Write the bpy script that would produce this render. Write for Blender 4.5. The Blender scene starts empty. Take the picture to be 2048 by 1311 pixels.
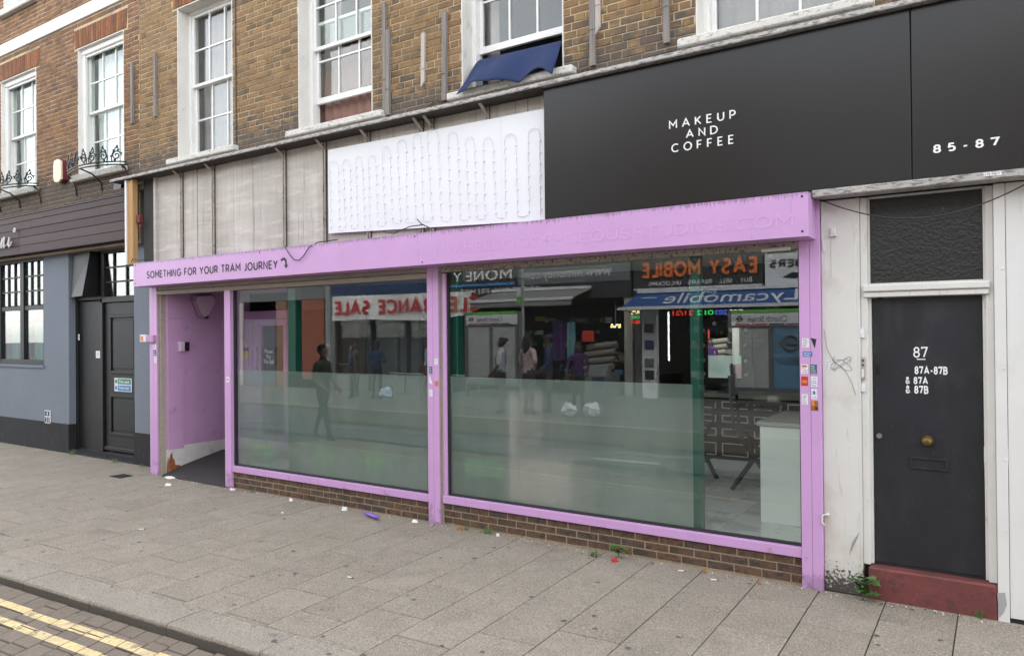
import bpy, bmesh, math, random
from mathutils import Vector, Matrix
random.seed(7)
R = math.radians
S = bpy.context.scene
COL = S.collection

# ------------------------------------------------------------------ camera
cd = bpy.data.cameras.new("camera"); cam = bpy.data.objects.new("camera", cd); COL.objects.link(cam)
cd.sensor_fit = 'HORIZONTAL'; cd.sensor_width = 36.0; cd.lens = 1482.8 / 2048 * 36.0
cd.clip_start = 0.05; cd.clip_end = 2000
YAW, PITCH, ROLL = R(33.538), R(0.3203), R(-0.5156)
fwd = Vector((-math.sin(YAW) * math.cos(PITCH), math.cos(YAW) * math.cos(PITCH), math.sin(PITCH)))
r0 = Vector((math.cos(YAW), math.sin(YAW), 0)); u0 = r0.cross(fwd)
rt = r0 * math.cos(ROLL) + u0 * math.sin(ROLL); up = -r0 * math.sin(ROLL) + u0 * math.cos(ROLL)
M = Matrix((rt, up, -fwd)).transposed().to_4x4(); M.translation = Vector((0, -6.034, 2.0))
cam.matrix_world = M
S.camera = cam
CAM = Vector((0, -6.034, 2.0))

# ------------------------------------------------------------------ sky, sun, exposure
SUN_EL, SUN_AZ = R(52), R(18)           # behind the shop's own roofs: this side is in open shade, the far side is lit
w = bpy.data.worlds.new("World"); S.world = w; w.use_nodes = True
nt = w.node_tree; nt.nodes.clear()
out = nt.nodes.new('ShaderNodeOutputWorld'); bg = nt.nodes.new('ShaderNodeBackground')
sky = nt.nodes.new('ShaderNodeTexSky'); sky.sky_type = 'NISHITA'; sky.sun_disc = False
sky.sun_elevation = SUN_EL; sky.sun_rotation = SUN_AZ; sky.air_density = 1.0; sky.dust_density = 1.0; sky.ozone_density = 1.0
tc = nt.nodes.new('ShaderNodeTexCoord'); cn = nt.nodes.new('ShaderNodeTexNoise'); cn.inputs['Scale'].default_value = 2.6; cn.inputs['Detail'].default_value = 7
cr = nt.nodes.new('ShaderNodeValToRGB'); cr.color_ramp.elements[0].position = .36; cr.color_ramp.elements[1].position = .62
cr.color_ramp.elements[0].color = (.55, .55, .55, 1); cr.color_ramp.elements[1].color = (1, 1, 1, 1)
hs = nt.nodes.new('ShaderNodeHueSaturation'); hs.inputs['Saturation'].default_value = .12; hs.inputs['Value'].default_value = 2.3
mx = nt.nodes.new('ShaderNodeMix'); mx.data_type = 'RGBA'
L = nt.links.new
L(tc.outputs['Generated'], cn.inputs['Vector']); L(cn.outputs['Fac'], cr.inputs['Fac'])
L(cr.outputs['Color'], mx.inputs['Factor']); L(sky.outputs['Color'], hs.inputs['Color'])
L(sky.outputs['Color'], mx.inputs['A']); L(hs.outputs['Color'], mx.inputs['B'])
L(mx.outputs['Result'], bg.inputs['Color']); L(bg.outputs['Background'], out.inputs['Surface'])
bg.inputs['Strength'].default_value = 0.15
sd = bpy.data.lights.new("sun", 'SUN'); sd.energy = 0.7; sd.angle = R(14); sd.color = (1, .96, .9)
sun = bpy.data.objects.new("sun", sd); COL.objects.link(sun)
dirv = Vector((math.sin(SUN_AZ) * math.cos(SUN_EL), math.cos(SUN_AZ) * math.cos(SUN_EL), math.sin(SUN_EL)))
sun.rotation_euler = dirv.to_track_quat('Z', 'Y').to_euler(); sun.location = (0, -20, 30)
S.view_settings.view_transform = 'Standard'; S.view_settings.look = 'None'; S.view_settings.gamma = 1
S.view_settings.use_curve_mapping = False; S.view_settings.exposure = 1.62
S.render.engine = 'CYCLES'
S.cycles.use_denoising = True; S.cycles.max_bounces = 10; S.cycles.transparent_max_bounces = 24
S.cycles.glossy_bounces = 5; S.cycles.caustics_reflective = False; S.cycles.caustics_refractive = False

# ------------------------------------------------------------------ helpers
def tag(o, label=None, cat=None, group=None, kind=None):
    if label: o['label'] = label
    if cat: o['category'] = cat
    if group: o['group'] = group
    if kind: o['kind'] = kind
    return o

def thing(name, label, cat, loc=(0, 0, 0), group=None, rz=0):
    o = bpy.data.objects.new(name, None); COL.objects.link(o); o.location = loc; o.rotation_euler.z = rz
    o.empty_display_size = .1
    return tag(o, label, cat, group, 'thing')

def place(o, parent, local=False):
    COL.objects.link(o)
    if parent is not None:
        o.parent = parent
        if parent.type == 'EMPTY' and not local: o.location = -parent.location
    return o

class MB:
    """collects polygons; build() links them as one mesh object"""
    def __init__(s): s.v = []; s.f = []; s.m = []
    def poly(s, pts, m=0):
        i = len(s.v); s.v += [tuple(p) for p in pts]; s.f.append(tuple(range(i, i + len(pts)))); s.m.append(m); return s
    def raw(s, vs, fs, m=0):
        i = len(s.v); s.v += [tuple(p) for p in vs]
        for f in fs: s.f.append(tuple(i + k for k in f)); s.m.append(m)
        return s
    def box(s, x0, x1, y0, y1, z0, z1, m=0):
        x0, x1 = min(x0, x1), max(x0, x1); y0, y1 = min(y0, y1), max(y0, y1); z0, z1 = min(z0, z1), max(z0, z1)
        v = [(x0, y0, z0), (x1, y0, z0), (x1, y1, z0), (x0, y1, z0), (x0, y0, z1), (x1, y0, z1), (x1, y1, z1), (x0, y1, z1)]
        return s.raw(v, [(3, 2, 1, 0), (4, 5, 6, 7), (0, 1, 5, 4), (1, 2, 6, 5), (2, 3, 7, 6), (3, 0, 4, 7)], m)
    def cbox(s, x0, x1, y0, y1, z0, z1, c=.004, m=0):
        X, Y, Z = sorted((x0, x1)), sorted((y0, y1)), sorted((z0, z1))
        v = []; ix = {}
        for a in (0, 1):
            for b in (0, 1):
                for d in (0, 1):
                    p = (X[a], Y[b], Z[d]); q = (X[a] + (c if a == 0 else -c), Y[b] + (c if b == 0 else -c), Z[d] + (c if d == 0 else -c))
                    for k in range(3):
                        ix[a, b, d, k] = len(v); v.append(tuple(p[j] if j == k else q[j] for j in range(3)))
        f = []
        def quad(ax, sd, o1, o2):
            r = []
            for e, g in ((0, 0), (1, 0), (1, 1), (0, 1)):
                t = [0, 0, 0]; t[ax] = sd; t[o1] = e; t[o2] = g; r.append(ix[t[0], t[1], t[2], ax])
            f.append(r if sd else r[::-1])
        quad(0, 0, 1, 2); quad(0, 1, 1, 2); quad(1, 0, 2, 0); quad(1, 1, 2, 0); quad(2, 0, 0, 1); quad(2, 1, 0, 1)
        for ax in range(3):
            o1, o2 = (ax + 1) % 3, (ax + 2) % 3
            for e in (0, 1):
                for g in (0, 1):
                    t0 = [0, 0, 0]; t0[o1] = e; t0[o2] = g; t1 = list(t0); t1[ax] = 1
                    q = [ix[(*t0, o1)], ix[(*t1, o1)], ix[(*t1, o2)], ix[(*t0, o2)]]
                    f.append(q if e != g else q[::-1])
        for a in (0, 1):
            for b in (0, 1):
                for d in (0, 1):
                    q = [ix[a, b, d, 0], ix[a, b, d, 1], ix[a, b, d, 2]]
                    f.append(q if (a + b + d) % 2 else q[::-1])
        return s.raw(v, f, m)
    def prism(s, pts2, y0, y1, m=0):            # outline in x,z extruded along y
        n = len(pts2); v = [(x, y0, z) for x, z in pts2] + [(x, y1, z) for x, z in pts2]
        return s.raw(v, [tuple(range(n)), tuple(range(2 * n - 1, n - 1, -1))] + [(i, i + n, (i + 1) % n + n, (i + 1) % n) for i in range(n)], m)
    def tube(s, pts, r, n=6, m=0, cap=True):
        pts = [Vector(p) for p in pts]; rings = []; prev = None
        for i, p in enumerate(pts):
            d = (pts[min(i + 1, len(pts) - 1)] - pts[max(i - 1, 0)])
            if d.length < 1e-9: d = Vector((0, 0, 1))
            d.normalize()
            a = prev - d * prev.dot(d) if prev is not None else d.orthogonal()
            if a.length < 1e-6: a = d.orthogonal()
            a.normalize(); prev = a; b = d.cross(a)
            rr = r[i] if isinstance(r, (list, tuple)) else r
            rings.append([p + (a * math.cos(t) + b * math.sin(t)) * rr for t in (2 * math.pi * k / n for k in range(n))])
        v = [q for g in rings for q in g]
        f = [(i * n + k, i * n + (k + 1) % n, (i + 1) * n + (k + 1) % n, (i + 1) * n + k) for i in range(len(pts) - 1) for k in range(n)]
        if cap: f += [tuple(range(n))[::-1], tuple(range((len(pts) - 1) * n, len(pts) * n))]
        return s.raw(v, f, m)
    def ball(s, c, r, m=0, nu=12, nv=8):
        rx, ry, rz = (r, r, r) if not isinstance(r, (tuple, list)) else r
        v = [(c[0], c[1], c[2] - rz)]
        for j in range(1, nv):
            t = math.pi * j / nv - math.pi / 2
            for i in range(nu):
                a = 2 * math.pi * i / nu; v.append((c[0] + rx * math.cos(t) * math.cos(a), c[1] + ry * math.cos(t) * math.sin(a), c[2] + rz * math.sin(t)))
        v.append((c[0], c[1], c[2] + rz)); f = []
        for i in range(nu): f.append((0, 1 + (i + 1) % nu, 1 + i))
        for j in range(nv - 2):
            for i in range(nu):
                a = 1 + j * nu; f.append((a + i, a + (i + 1) % nu, a + nu + (i + 1) % nu, a + nu + i))
        a = 1 + (nv - 2) * nu
        for i in range(nu): f.append((a + i, a + (i + 1) % nu, len(v) - 1))
        return s.raw(v, f, m)
    def sheet(s, fn, nu, nv, m=0, thick=0):     # grid surface fn(u,v)
        v = [fn(i / nu, j / nv) for j in range(nv + 1) for i in range(nu + 1)]
        f = [(j * (nu + 1) + i, j * (nu + 1) + i + 1, (j + 1) * (nu + 1) + i + 1, (j + 1) * (nu + 1) + i) for j in range(nv) for i in range(nu)]
        return s.raw(v, f, m)
    def mesh(s, name, mats, smooth=False, recalc=False):
        me = bpy.data.meshes.new(name); me.from_pydata(s.v, [], s.f)
        for m in (mats if isinstance(mats, (list, tuple)) else [mats]): me.materials.append(m)
        me.polygons.foreach_set('material_index', s.m)
        if smooth: me.polygons.foreach_set('use_smooth', [True] * len(me.polygons))
        if recalc:
            b = bmesh.new(); b.from_mesh(me); bmesh.ops.remove_doubles(b, verts=b.verts, dist=1e-6); bmesh.ops.recalc_face_normals(b, faces=b.faces); b.to_mesh(me); b.free()
        me.update(); return me
    def build(s, name, mats, parent=None, smooth=False, local=False, recalc=False):
        o = bpy.data.objects.new(name, s.mesh(name, mats, smooth, recalc)); return place(o, parent, local)

def solo(mb, name, mats, label, cat, group=None, kind='thing', smooth=False, recalc=False):
    return tag(mb.build(name, mats, None, smooth, recalc=recalc), label, cat, group, kind)

def inst(name, me, parent, loc, scale=None, rot=None):
    o = bpy.data.objects.new(name, me); place(o, parent, True)
    off = -parent.location if parent is not None and parent.type == 'EMPTY' else Vector((0, 0, 0))
    o.location = Vector(loc) + off
    if scale: o.scale = scale
    if rot: o.rotation_euler = rot
    return o

# ------------------------------------------------------------------ materials
def mat(name, col=(.5, .5, .5), rough=.6, metal=0., spec=.5, rnd=None, island=False, noise=(), spots=(), bump=(), emit=None, coat=0., stretch=(1, 1, 1), worldpos=False):
    """noise: (scale, amount); spots: list of (scale3, lo, hi, colour, amount[, zband]); bump: list of (scale, strength, distance)"""
    m = bpy.data.materials.new(name); m.use_nodes = True; t = m.node_tree; N = t.nodes; K = t.links.new
    b = N['Principled BSDF']
    b.inputs['Roughness'].default_value = rough; b.inputs['Metallic'].default_value = metal
    b.inputs['Specular IOR Level'].default_value = spec; b.inputs['Coat Weight'].default_value = coat
    if worldpos: vec = N.new('ShaderNodeNewGeometry').outputs['Position']
    else: vec = N.new('ShaderNodeTexCoord').outputs['Object']
    rv = None
    if rnd:
        ramp = N.new('ShaderNodeValToRGB'); ramp.color_ramp.interpolation = 'LINEAR'
        e = ramp.color_ramp.elements
        for i, c in enumerate(rnd):
            p = i / max(1, len(rnd) - 1)
            el = e[i] if i < 2 else e.new(p)
            el.position = p if i != 1 or len(rnd) == 2 else p
            el.color = (*c, 1)
        src = N.new('ShaderNodeNewGeometry').outputs['Random Per Island'] if island else N.new('ShaderNodeObjectInfo').outputs['Random']
        K(src, ramp.inputs['Fac']); cur = ramp.outputs['Color']; rv = src
        if not island or True:
            # shift the texture per piece so that copies do not repeat
            ml = N.new('ShaderNodeVectorMath'); ml.operation = 'MULTIPLY_ADD'
            cmb = N.new('ShaderNodeCombineXYZ'); K(src, cmb.inputs[0]); K(src, cmb.inputs[1]); K(src, cmb.inputs[2])
            K(cmb.outputs[0], ml.inputs[0]); ml.inputs[1].default_value = (37, 53, 71); K(vec, ml.inputs[2]); vec = ml.outputs[0]
    else:
        c = N.new('ShaderNodeRGB'); c.outputs[0].default_value = (*col, 1); cur = c.outputs[0]
    def nz(scale, detail=5, st=None):
        n = N.new('ShaderNodeTexNoise'); n.inputs['Detail'].default_value = detail; n.inputs['Roughness'].default_value = .6
        if st is not None:
            mp = N.new('ShaderNodeMapping'); mp.inputs['Scale'].default_value = st; K(vec, mp.inputs[0]); K(mp.outputs[0], n.inputs['Vector']); n.inputs['Scale'].default_value = 1
        else:
            K(vec, n.inputs['Vector']); n.inputs['Scale'].default_value = scale
        return n.outputs['Fac']
    for sc, am in noise:
        f = nz(sc, 6, sc if isinstance(sc, tuple) else None)
        mr = N.new('ShaderNodeMapRange'); mr.inputs[1].default_value = .25; mr.inputs[2].default_value = .75
        mr.inputs[3].default_value = 1 - am; mr.inputs[4].default_value = 1 + am; K(f, mr.inputs[0])
        mm = N.new('ShaderNodeVectorMath'); mm.operation = 'SCALE'; K(cur, mm.inputs[0]); K(mr.outputs[0], mm.inputs['Scale']); cur = mm.outputs[0]
    for sp in spots:
        sc, lo, hi, c2, am = sp[:5]
        f = nz(1, 6, sc)
        if len(sp) > 5:     # z band (z0: full, z1: none): where this stain grows
            sx = N.new('ShaderNodeSeparateXYZ'); K(N.new('ShaderNodeNewGeometry').outputs['Position'], sx.inputs[0])
            zr = N.new('ShaderNodeMapRange'); zr.inputs[1].default_value = sp[5][0]; zr.inputs[2].default_value = sp[5][1]
            zr.inputs[3].default_value = .28; zr.inputs[4].default_value = -.12; K(sx.outputs[2], zr.inputs[0])
            ad = N.new('ShaderNodeMath'); ad.operation = 'ADD'; K(f, ad.inputs[0]); K(zr.outputs[0], ad.inputs[1]); f = ad.outputs[0]
        mr = N.new('ShaderNodeMapRange'); mr.inputs[1].default_value = lo; mr.inputs[2].default_value = hi; mr.inputs[3].default_value = 0; mr.inputs[4].default_value = am; K(f, mr.inputs[0])
        mixn = N.new('ShaderNodeMix'); mixn.data_type = 'RGBA'; K(mr.outputs[0], mixn.inputs['Factor']); K(cur, mixn.inputs['A']); mixn.inputs['B'].default_value = (*c2, 1); cur = mixn.outputs['Result']
    K(cur, b.inputs['Base Color'])
    prev = None
    for sc, st, dist in bump:
        f = nz(sc, 4, sc if isinstance(sc, tuple) else None)
        bn = N.new('ShaderNodeBump'); bn.inputs['Strength'].default_value = st; bn.inputs['Distance'].default_value = dist; K(f, bn.inputs['Height'])
        if prev is not None: K(prev, bn.inputs['Normal'])
        prev = bn.outputs['Normal']
    if prev is not None: K(prev, b.inputs['Normal'])
    if emit:
        b.inputs['Emission Color'].default_value = (*emit[0], 1); b.inputs['Emission Strength'].default_value = emit[1]
    return m

def glass_mat(name, tint=(.93, .97, .95), ior=1.6, rough=0., wob=0.):
    m = bpy.data.materials.new(name); m.use_nodes = True; t = m.node_tree; N = t.nodes; K = t.links.new; N.clear()
    o = N.new('ShaderNodeOutputMaterial'); mx = N.new('ShaderNodeMixShader'); tr = N.new('ShaderNodeBsdfTransparent'); gl = N.new('ShaderNodeBsdfGlossy')
    tr.inputs[0].default_value = (*tint, 1); gl.inputs['Roughness'].default_value = rough; gl.inputs['Color'].default_value = (1, 1, 1, 1)
    fr = N.new('ShaderNodeFresnel'); g = N.new('ShaderNodeNewGeometry')
    mr = N.new('ShaderNodeMapRange'); mr.inputs[3].default_value = ior; mr.inputs[4].default_value = 1 / ior; K(g.outputs['Backfacing'], mr.inputs[0]); K(mr.outputs[0], fr.inputs['IOR'])
    if wob:
        n = N.new('ShaderNodeTexNoise'); n.inputs['Scale'].default_value = 1.3; n.inputs['Detail'].default_value = 1
        K(N.new('ShaderNodeTexCoord').outputs['Object'], n.inputs['Vector'])
        bn = N.new('ShaderNodeBump'); bn.inputs['Strength'].default_value = wob; bn.inputs['Distance'].default_value = .02; K(n.outputs['Fac'], bn.inputs['Height']); K(bn.outputs[0], gl.inputs['Normal'])
    K(fr.outputs[0], mx.inputs[0]); K(tr.outputs[0], mx.inputs[1]); K(gl.outputs[0], mx.inputs[2]); K(mx.outputs[0], o.inputs['Surface'])
    return m

def film_mat():
    m = bpy.data.materials.new("frosted_film"); m.use_nodes = True; t = m.node_tree; N = t.nodes; K = t.links.new; N.clear()
    o = N.new('ShaderNodeOutputMaterial'); a = N.new('ShaderNodeMixShader'); b = N.new('ShaderNodeMixShader')
    df = N.new('ShaderNodeBsdfDiffuse'); tl = N.new('ShaderNodeBsdfTranslucent'); tr = N.new('ShaderNodeBsdfTransparent')
    df.inputs[0].default_value = (.58, .64, .61, 1); tl.inputs[0].default_value = (.8, .87, .83, 1); tr.inputs[0].default_value = (.9, .97, .94, 1)
    mp = N.new('ShaderNodeMapping'); mp.inputs['Scale'].default_value = (1.6, 1, .7); n = N.new('ShaderNodeTexNoise'); n.inputs['Scale'].default_value = 1.5; n.inputs['Detail'].default_value = 6
    K(N.new('ShaderNodeTexCoord').outputs['Object'], mp.inputs[0]); K(mp.outputs[0], n.inputs['Vector'])
    mr = N.new('ShaderNodeMapRange'); mr.inputs[1].default_value = .3; mr.inputs[2].default_value = .7; mr.inputs[3].default_value = .46; mr.inputs[4].default_value = .60; K(n.outputs['Fac'], mr.inputs[0])
    a.inputs[0].default_value = .7; K(df.outputs[0], a.inputs[1]); K(tl.outputs[0], a.inputs[2])
    K(mr.outputs[0], b.inputs[0]); K(a.outputs[0], b.inputs[1]); K(tr.outputs[0], b.inputs[2]); K(b.outputs[0], o.inputs['Surface'])
    return m

BR_Y = [(.15, .098, .048), (.225, .14, .062), (.255, .162, .074), (.19, .115, .053), (.24, .148, .062), (.2, .118, .054), (.265, .152, .06), (.165, .105, .05)]
BR_O = [(.12, .062, .034), (.19, .095, .042), (.235, .122, .05), (.16, .08, .036), (.225, .108, .043), (.14, .066, .032), (.225, .11, .044), (.11, .06, .038)]
BR_D = [(.07, .044, .03), (.105, .06, .038), (.085, .055, .036), (.135, .066, .038), (.095, .062, .042), (.07, .05, .038)]
SOOT = [((1.6, 1.6, 1.2), .54, .70, (.05, .04, .032), .7), ((60, 60, 60), .60, .68, (.04, .035, .03), .55)]
FOOT = ((6, 6, 9), .52, .66, (.07, .062, .055), .8, (4.4, 5.1))
BB = [(90, .35, .004), (260, .4, .002)]
M_ = {}
def mk(key, *a, **k): M_[key] = mat(key, *a, **k)
mk('stock_brick', rnd=BR_Y, rough=.9, noise=[(28, .22)], spots=SOOT + [FOOT], bump=BB)
mk('stock_brick_far', rnd=BR_Y, island=True, rough=.9, noise=[(28, .22)], spots=SOOT + [FOOT], bump=BB)
mk('orange_brick', rnd=BR_O, rough=.9, noise=[(28, .22)], spots=SOOT + [FOOT], bump=BB)
mk('orange_brick_far', rnd=BR_O, island=True, rough=.9, noise=[(28, .22)], spots=SOOT + [FOOT], bump=BB)
mk('arch_brick', rnd=[(.17, .06, .025), (.23, .085, .032), (.26, .11, .04), (.13, .05, .025)], rough=.9, noise=[(28, .25)], spots=[((3, 3, 3), .52, .68, (.06, .045, .03), .7)], bump=BB)
mk('riser_brick', rnd=BR_D, rough=.8, noise=[(22, .35)], spots=[((14, 14, 14), .5, .6, (.03, .02, .018), .7)], bump=BB)
mk('mortar', (.47, .37, .25), rough=.95, noise=[(12, .2), (60, .15)], spots=[((1.8, 1.8, 2.4), .5, .68, (.1, .085, .07), .8), ((6, 6, 9), .48, .62, (.2, .17, .13), .8, (4.4, 4.9))], bump=[(120, .4, .004)])
mk('riser_mortar', (.30, .235, .15), rough=.95, noise=[(25, .3)], bump=[(120, .4, .004)])
mk('slab', rnd=[(.238, .206, .162), (.254, .221, .175), (.264, .23, .183), (.246, .214, .168)], rough=.9, spec=.3,
   noise=[(1.3, .11), (110, .62), (50, .22), (7, .09)], spots=[((2.2, 2.2, 2.2), .56, .72, (.15, .13, .105), .45), ((100, 100, 100), .59, .64, (.46, .42, .36), .75)], bump=[(240, .35, .004)])
mk('slab_joint', (.06, .053, .044), rough=.95, noise=[(40, .3)])
mk('kerb_stone', rnd=[(.252, .224, .182), (.266, .238, .195), (.258, .23, .188)], rough=.9, spec=.3, noise=[(2.5, .12), (110, .58), (50, .22)], spots=[((110, 110, 110), .6, .66, (.45, .42, .37), .6), ((7, 7, 9), .50, .62, (.075, .066, .056), .8, (-.115, -.105))], bump=[(200, .3, .003)])
mk('paver', rnd=[(.15, .120, .090), (.178, .143, .108), (.163, .134, .104), (.185, .148, .112), (.145, .120, .094)], rough=.9, noise=[(14, .16), (130, .35)], bump=[(150, .4, .004)])
mk('paver_joint', (.05, .045, .04), rough=.95, noise=[(40, .3)])
mk('asphalt', (.075, .075, .076), rough=.9, noise=[(3, .15), (200, .3)], bump=[(150, .4, .004)])
mk('yellow_paint', (.64, .50, .25), rough=.8, noise=[(7, .18), (120, .25)], spots=[((5, 5, 5), .52, .66, (.42, .35, .24), .7), ((9, 9, 9), .60, .66, (.2, .165, .12), .8), ((60, 60, 60), .58, .63, (.2, .17, .13), .8)], bump=[(150, .3, .003)])
mk('white_line', (.6, .6, .57), rough=.8, noise=[(20, .2)])
mk('purple', (.565, .325, .585), rough=.42, noise=[(3, .05)], spots=[((30, 30, 1.6), .66, .74, (.22, .13, .23), .5), ((8, 8, 8), .68, .76, (.2, .12, .2), .45, (0, .5)), ((60, 60, 60), .71, .74, (.16, .1, .16), .7), ((35, 35, 9), .70, .73, (.7, .6, .68), .7), ((14, 14, 14), .62, .7, (.16, .1, .15), .6, (-.1, .22)), ((.9, .9, .9), .5, .75, (.5, .29, .53), .5)], bump=[(12, .08, .004)])
mk('purple_wear', (.565, .325, .585), rough=.42, noise=[(3, .05)], spots=[((70, 70, 5), .60, .70, (.12, .08, .12), .6, (3.03, 2.955)), ((1.2, 1.2, 2), .5, .72, (.52, .31, .55), .5), ((50, 50, 50), .72, .74, (.2, .12, .2), .7), ((9, 9, 9), .62, .7, (.5, .27, .52), .35), ((30, 30, 1.6), .66, .74, (.25, .15, .26), .35)], bump=[(5, .1, .006)])
mk('purple_ghost', (.59, .35, .61), rough=.40)
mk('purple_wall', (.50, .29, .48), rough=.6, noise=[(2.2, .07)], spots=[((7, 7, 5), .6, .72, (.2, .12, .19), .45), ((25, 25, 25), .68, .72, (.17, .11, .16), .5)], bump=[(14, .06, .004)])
mk('marble_wall', (.62, .6, .57), rough=.35, noise=[(4, .08)], spots=[((6, 6, 9), .56, .64, (.33, .31, .29), .5)])
mk('rust', (.26, .09, .03), rough=.95, noise=[(20, .35)], bump=[(60, .5, .006)])
mk('white_old', (.66, .645, .60), rough=.55, noise=[(2.2, .06)], spots=[((2.2, 2.2, 1.6), .50, .72, (.44, .38, .29), .7), ((24, 24, 3), .60, .72, (.4, .36, .3), .55), ((45, 45, 45), .56, .62, (.05, .047, .04), .95, (-.03, .30)), ((70, 70, 40), .69, .72, (.15, .13, .11), .7)], bump=[(18, .08, .004)])
mk('white_board', (.70, .69, .66), rough=.5, noise=[(2.2, .05)], spots=[((1.5, 1.5, 2), .58, .78, (.48, .44, .37), .5), ((24, 24, 3), .64, .74, (.45, .42, .37), .45), ((50, 50, 30), .71, .74, (.2, .18, .16), .6)], bump=[(18, .06, .004)])
mk('white_frame', (.68, .665, .62), rough=.45, noise=[(5, .05)], spots=[((30, 30, 4), .6, .7, (.4, .36, .29), .5), ((60, 60, 60), .66, .7, (.2, .18, .15), .6)], bump=[(25, .08, .003)])
mk('white_sash', (.76, .75, .72), rough=.4, noise=[(6, .05)], spots=[((60, 60, 20), .64, .7, (.35, .32, .28), .5)])
mk('reveal', (.66, .64, .59), rough=.8, noise=[(5, .07)], spots=[((9, 9, 5), .6, .7, (.4, .36, .3), .55)], bump=[(30, .15, .004)])
mk('band', (.78, .77, .74), rough=.7, noise=[(4, .04)])
mk('sill', (.60, .58, .53), rough=.9, noise=[(8, .1)], spots=[((18, 18, 30), .54, .64, (.16, .145, .12), .6), ((60, 60, 60), .60, .65, (.08, .07, .06), .65)], bump=[(70, .5, .006)])
mk('gutter', (.42, .40, .37), rough=.8, noise=[(6, .12)], spots=[((16, 60, 60), .5, .58, (.09, .08, .07), .75), ((90, 90, 90), .6, .64, (.05, .045, .04), .7)], bump=[(70, .3, .004)])
mk('old_board', (.47, .435, .385), rough=.7, noise=[((1.5, 1.5, .5), .2), ((22, 22, 1.1), .1), ((1.2, 1.2, 9), .14)], spots=[((2, 2, 11), .52, .66, (.62, .6, .57), .6), ((26, 26, .9), .6, .7, (.17, .14, .11), .6), ((60, 60, 60), .7, .73, (.06, .05, .04), .8)], bump=[(10, .15, .01)])
mk('rail_metal', (.36, .32, .27), rough=.6, noise=[(8, .25)], spots=[((20, 20, 20), .55, .65, (.1, .06, .035), .7)])
mk('led_white', (.78, .785, .80), rough=.45, noise=[(2, .03)], spots=[((5, 5, 5), .66, .78, (.55, .55, .56), .4)])
mk('wire_grey', (.36, .355, .35), rough=.6)
mk('led_wire', (.60, .60, .61), rough=.6)
mk('led_cap', (.80, .81, .84), rough=.4)
mk('black_panel', (.009, .0085, .0082), rough=.27, spec=.42, noise=[(1, .1)], spots=[((40, 40, 8), .72, .75, (.1, .1, .1), .4)], bump=[(.8, .05, .02)])
mk('letter_white', (.82, .82, .80), rough=.5)
mk('letter_black', (.02, .018, .02), rough=.5)
mk('grey_render', (.175, .20, .235), rough=.85, noise=[(1.6, .06), (24, .06)], spots=[((18, 18, 1.2), .58, .72, (.23, .25, .28), .4)], bump=[(90, .25, .004)])
mk('black_plinth', (.018, .018, .019), rough=.75, spec=.3, noise=[(5, .2)], spots=[((12, 12, 4), .62, .7, (.1, .1, .1), .5)], bump=[(25, .3, .008)])
mk('black_wood', (.013, .013, .0135), rough=.5, spec=.3, noise=[(6, .2)], spots=[((40, 40, 6), .66, .72, (.08, .08, .08), .5)], bump=[((60, 60, 4), .08, .002)])
mk('purple_board', rnd=[(.062, .040, .040), (.075, .048, .047), (.054, .035, .036), (.068, .044, .043)], rough=.65, spec=.3, noise=[((1.2, 9, 60), .22)], spots=[((9, 30, 30), .67, .71, (.02, .014, .014), .8)], bump=[((2, 30, 90), .15, .003)])
mk('new_timber', (.43, .25, .10), rough=.7, noise=[((40, 40, 2), .25)])
mk('grey_timber', (.21, .19, .17), rough=.85, noise=[((60, 60, 2), .35)], spots=[((50, 50, 1.5), .58, .66, (.06, .052, .045), .8)], bump=[((80, 80, 2), .3, .004)])
mk('pale_timber', (.45, .40, .36), rough=.85, noise=[((60, 60, 2), .2)], spots=[((50, 50, 1.5), .62, .68, (.2, .17, .14), .7)], bump=[((80, 80, 2), .3, .004)])
mk('shade_timber', (.05, .042, .034), rough=.9, noise=[(9, .4)])  # dark timber tone that also carries the shadow under the gutter
mk('iron', (.014, .014, .015), rough=.45, metal=.2)
mk('rail_white', (.72, .71, .69), rough=.5)
mk('door_paint', (.022, .023, .027), rough=.45, spec=.35, noise=[(2.5, .22)], spots=[((3, 3, 2), .52, .72, (.06, .06, .062), .55), ((50, 50, 14), .70, .73, (.16, .16, .16), .55), ((18, 18, 90), .68, .71, (.12, .12, .12), .5), ((6, 6, 1.2), .55, .75, (.045, .044, .043), .6)], bump=[(40, .05, .002)])
mk('step_red', (.155, .042, .038), rough=.7, noise=[(4, .2), (40, .15)], spots=[((8, 8, 12), .55, .66, (.05, .03, .028), .6), ((60, 60, 60), .66, .7, (.3, .2, .18), .5)], bump=[(40, .3, .006)])
mk('brass', (.17, .11, .04), rough=.45, metal=.8, noise=[(20, .3)])
mk('chrome', (.6, .6, .6), rough=.25, metal=1)
mk('green_post', (.012, .085, .06), rough=.4, noise=[(4, .1)])
mk('dark_seal', (.02, .022, .022), rough=.6)
mk('shutter', (.33, .29, .235), rough=.6, noise=[(5, .12)], spots=[((50, 50, 50), .6, .66, (.06, .05, .04), .7)], bump=[(40, .1, .003)])
mk('soffit', (.33, .30, .24), rough=.9, noise=[(10, .2)], spots=[((40, 40, 40), .52, .6, (.05, .04, .035), .8)], bump=[(60, .6, .008)])
mk('white_gloss', (.84, .87, .83), rough=.25, noise=[(2, .03)])
mk('tile', rnd=[(.68, .70, .69), (.73, .74, .73), (.70, .71, .71)], rough=.12, noise=[(1.5, .05)], spots=[((2.5, 1, 1), .52, .56, (.3, .31, .32), .4), ((1.2, 3.2, 1), .55, .58, (.32, .33, .34), .4)])
mk('room_dark', (.05, .048, .047), rough=.9, noise=[(2, .1)])
mk('room_beige', (.30, .245, .19), rough=.9, noise=[(2, .1)])
mk('room_grey', (.12, .135, .145), rough=.9, noise=[(2, .1)])
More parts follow.
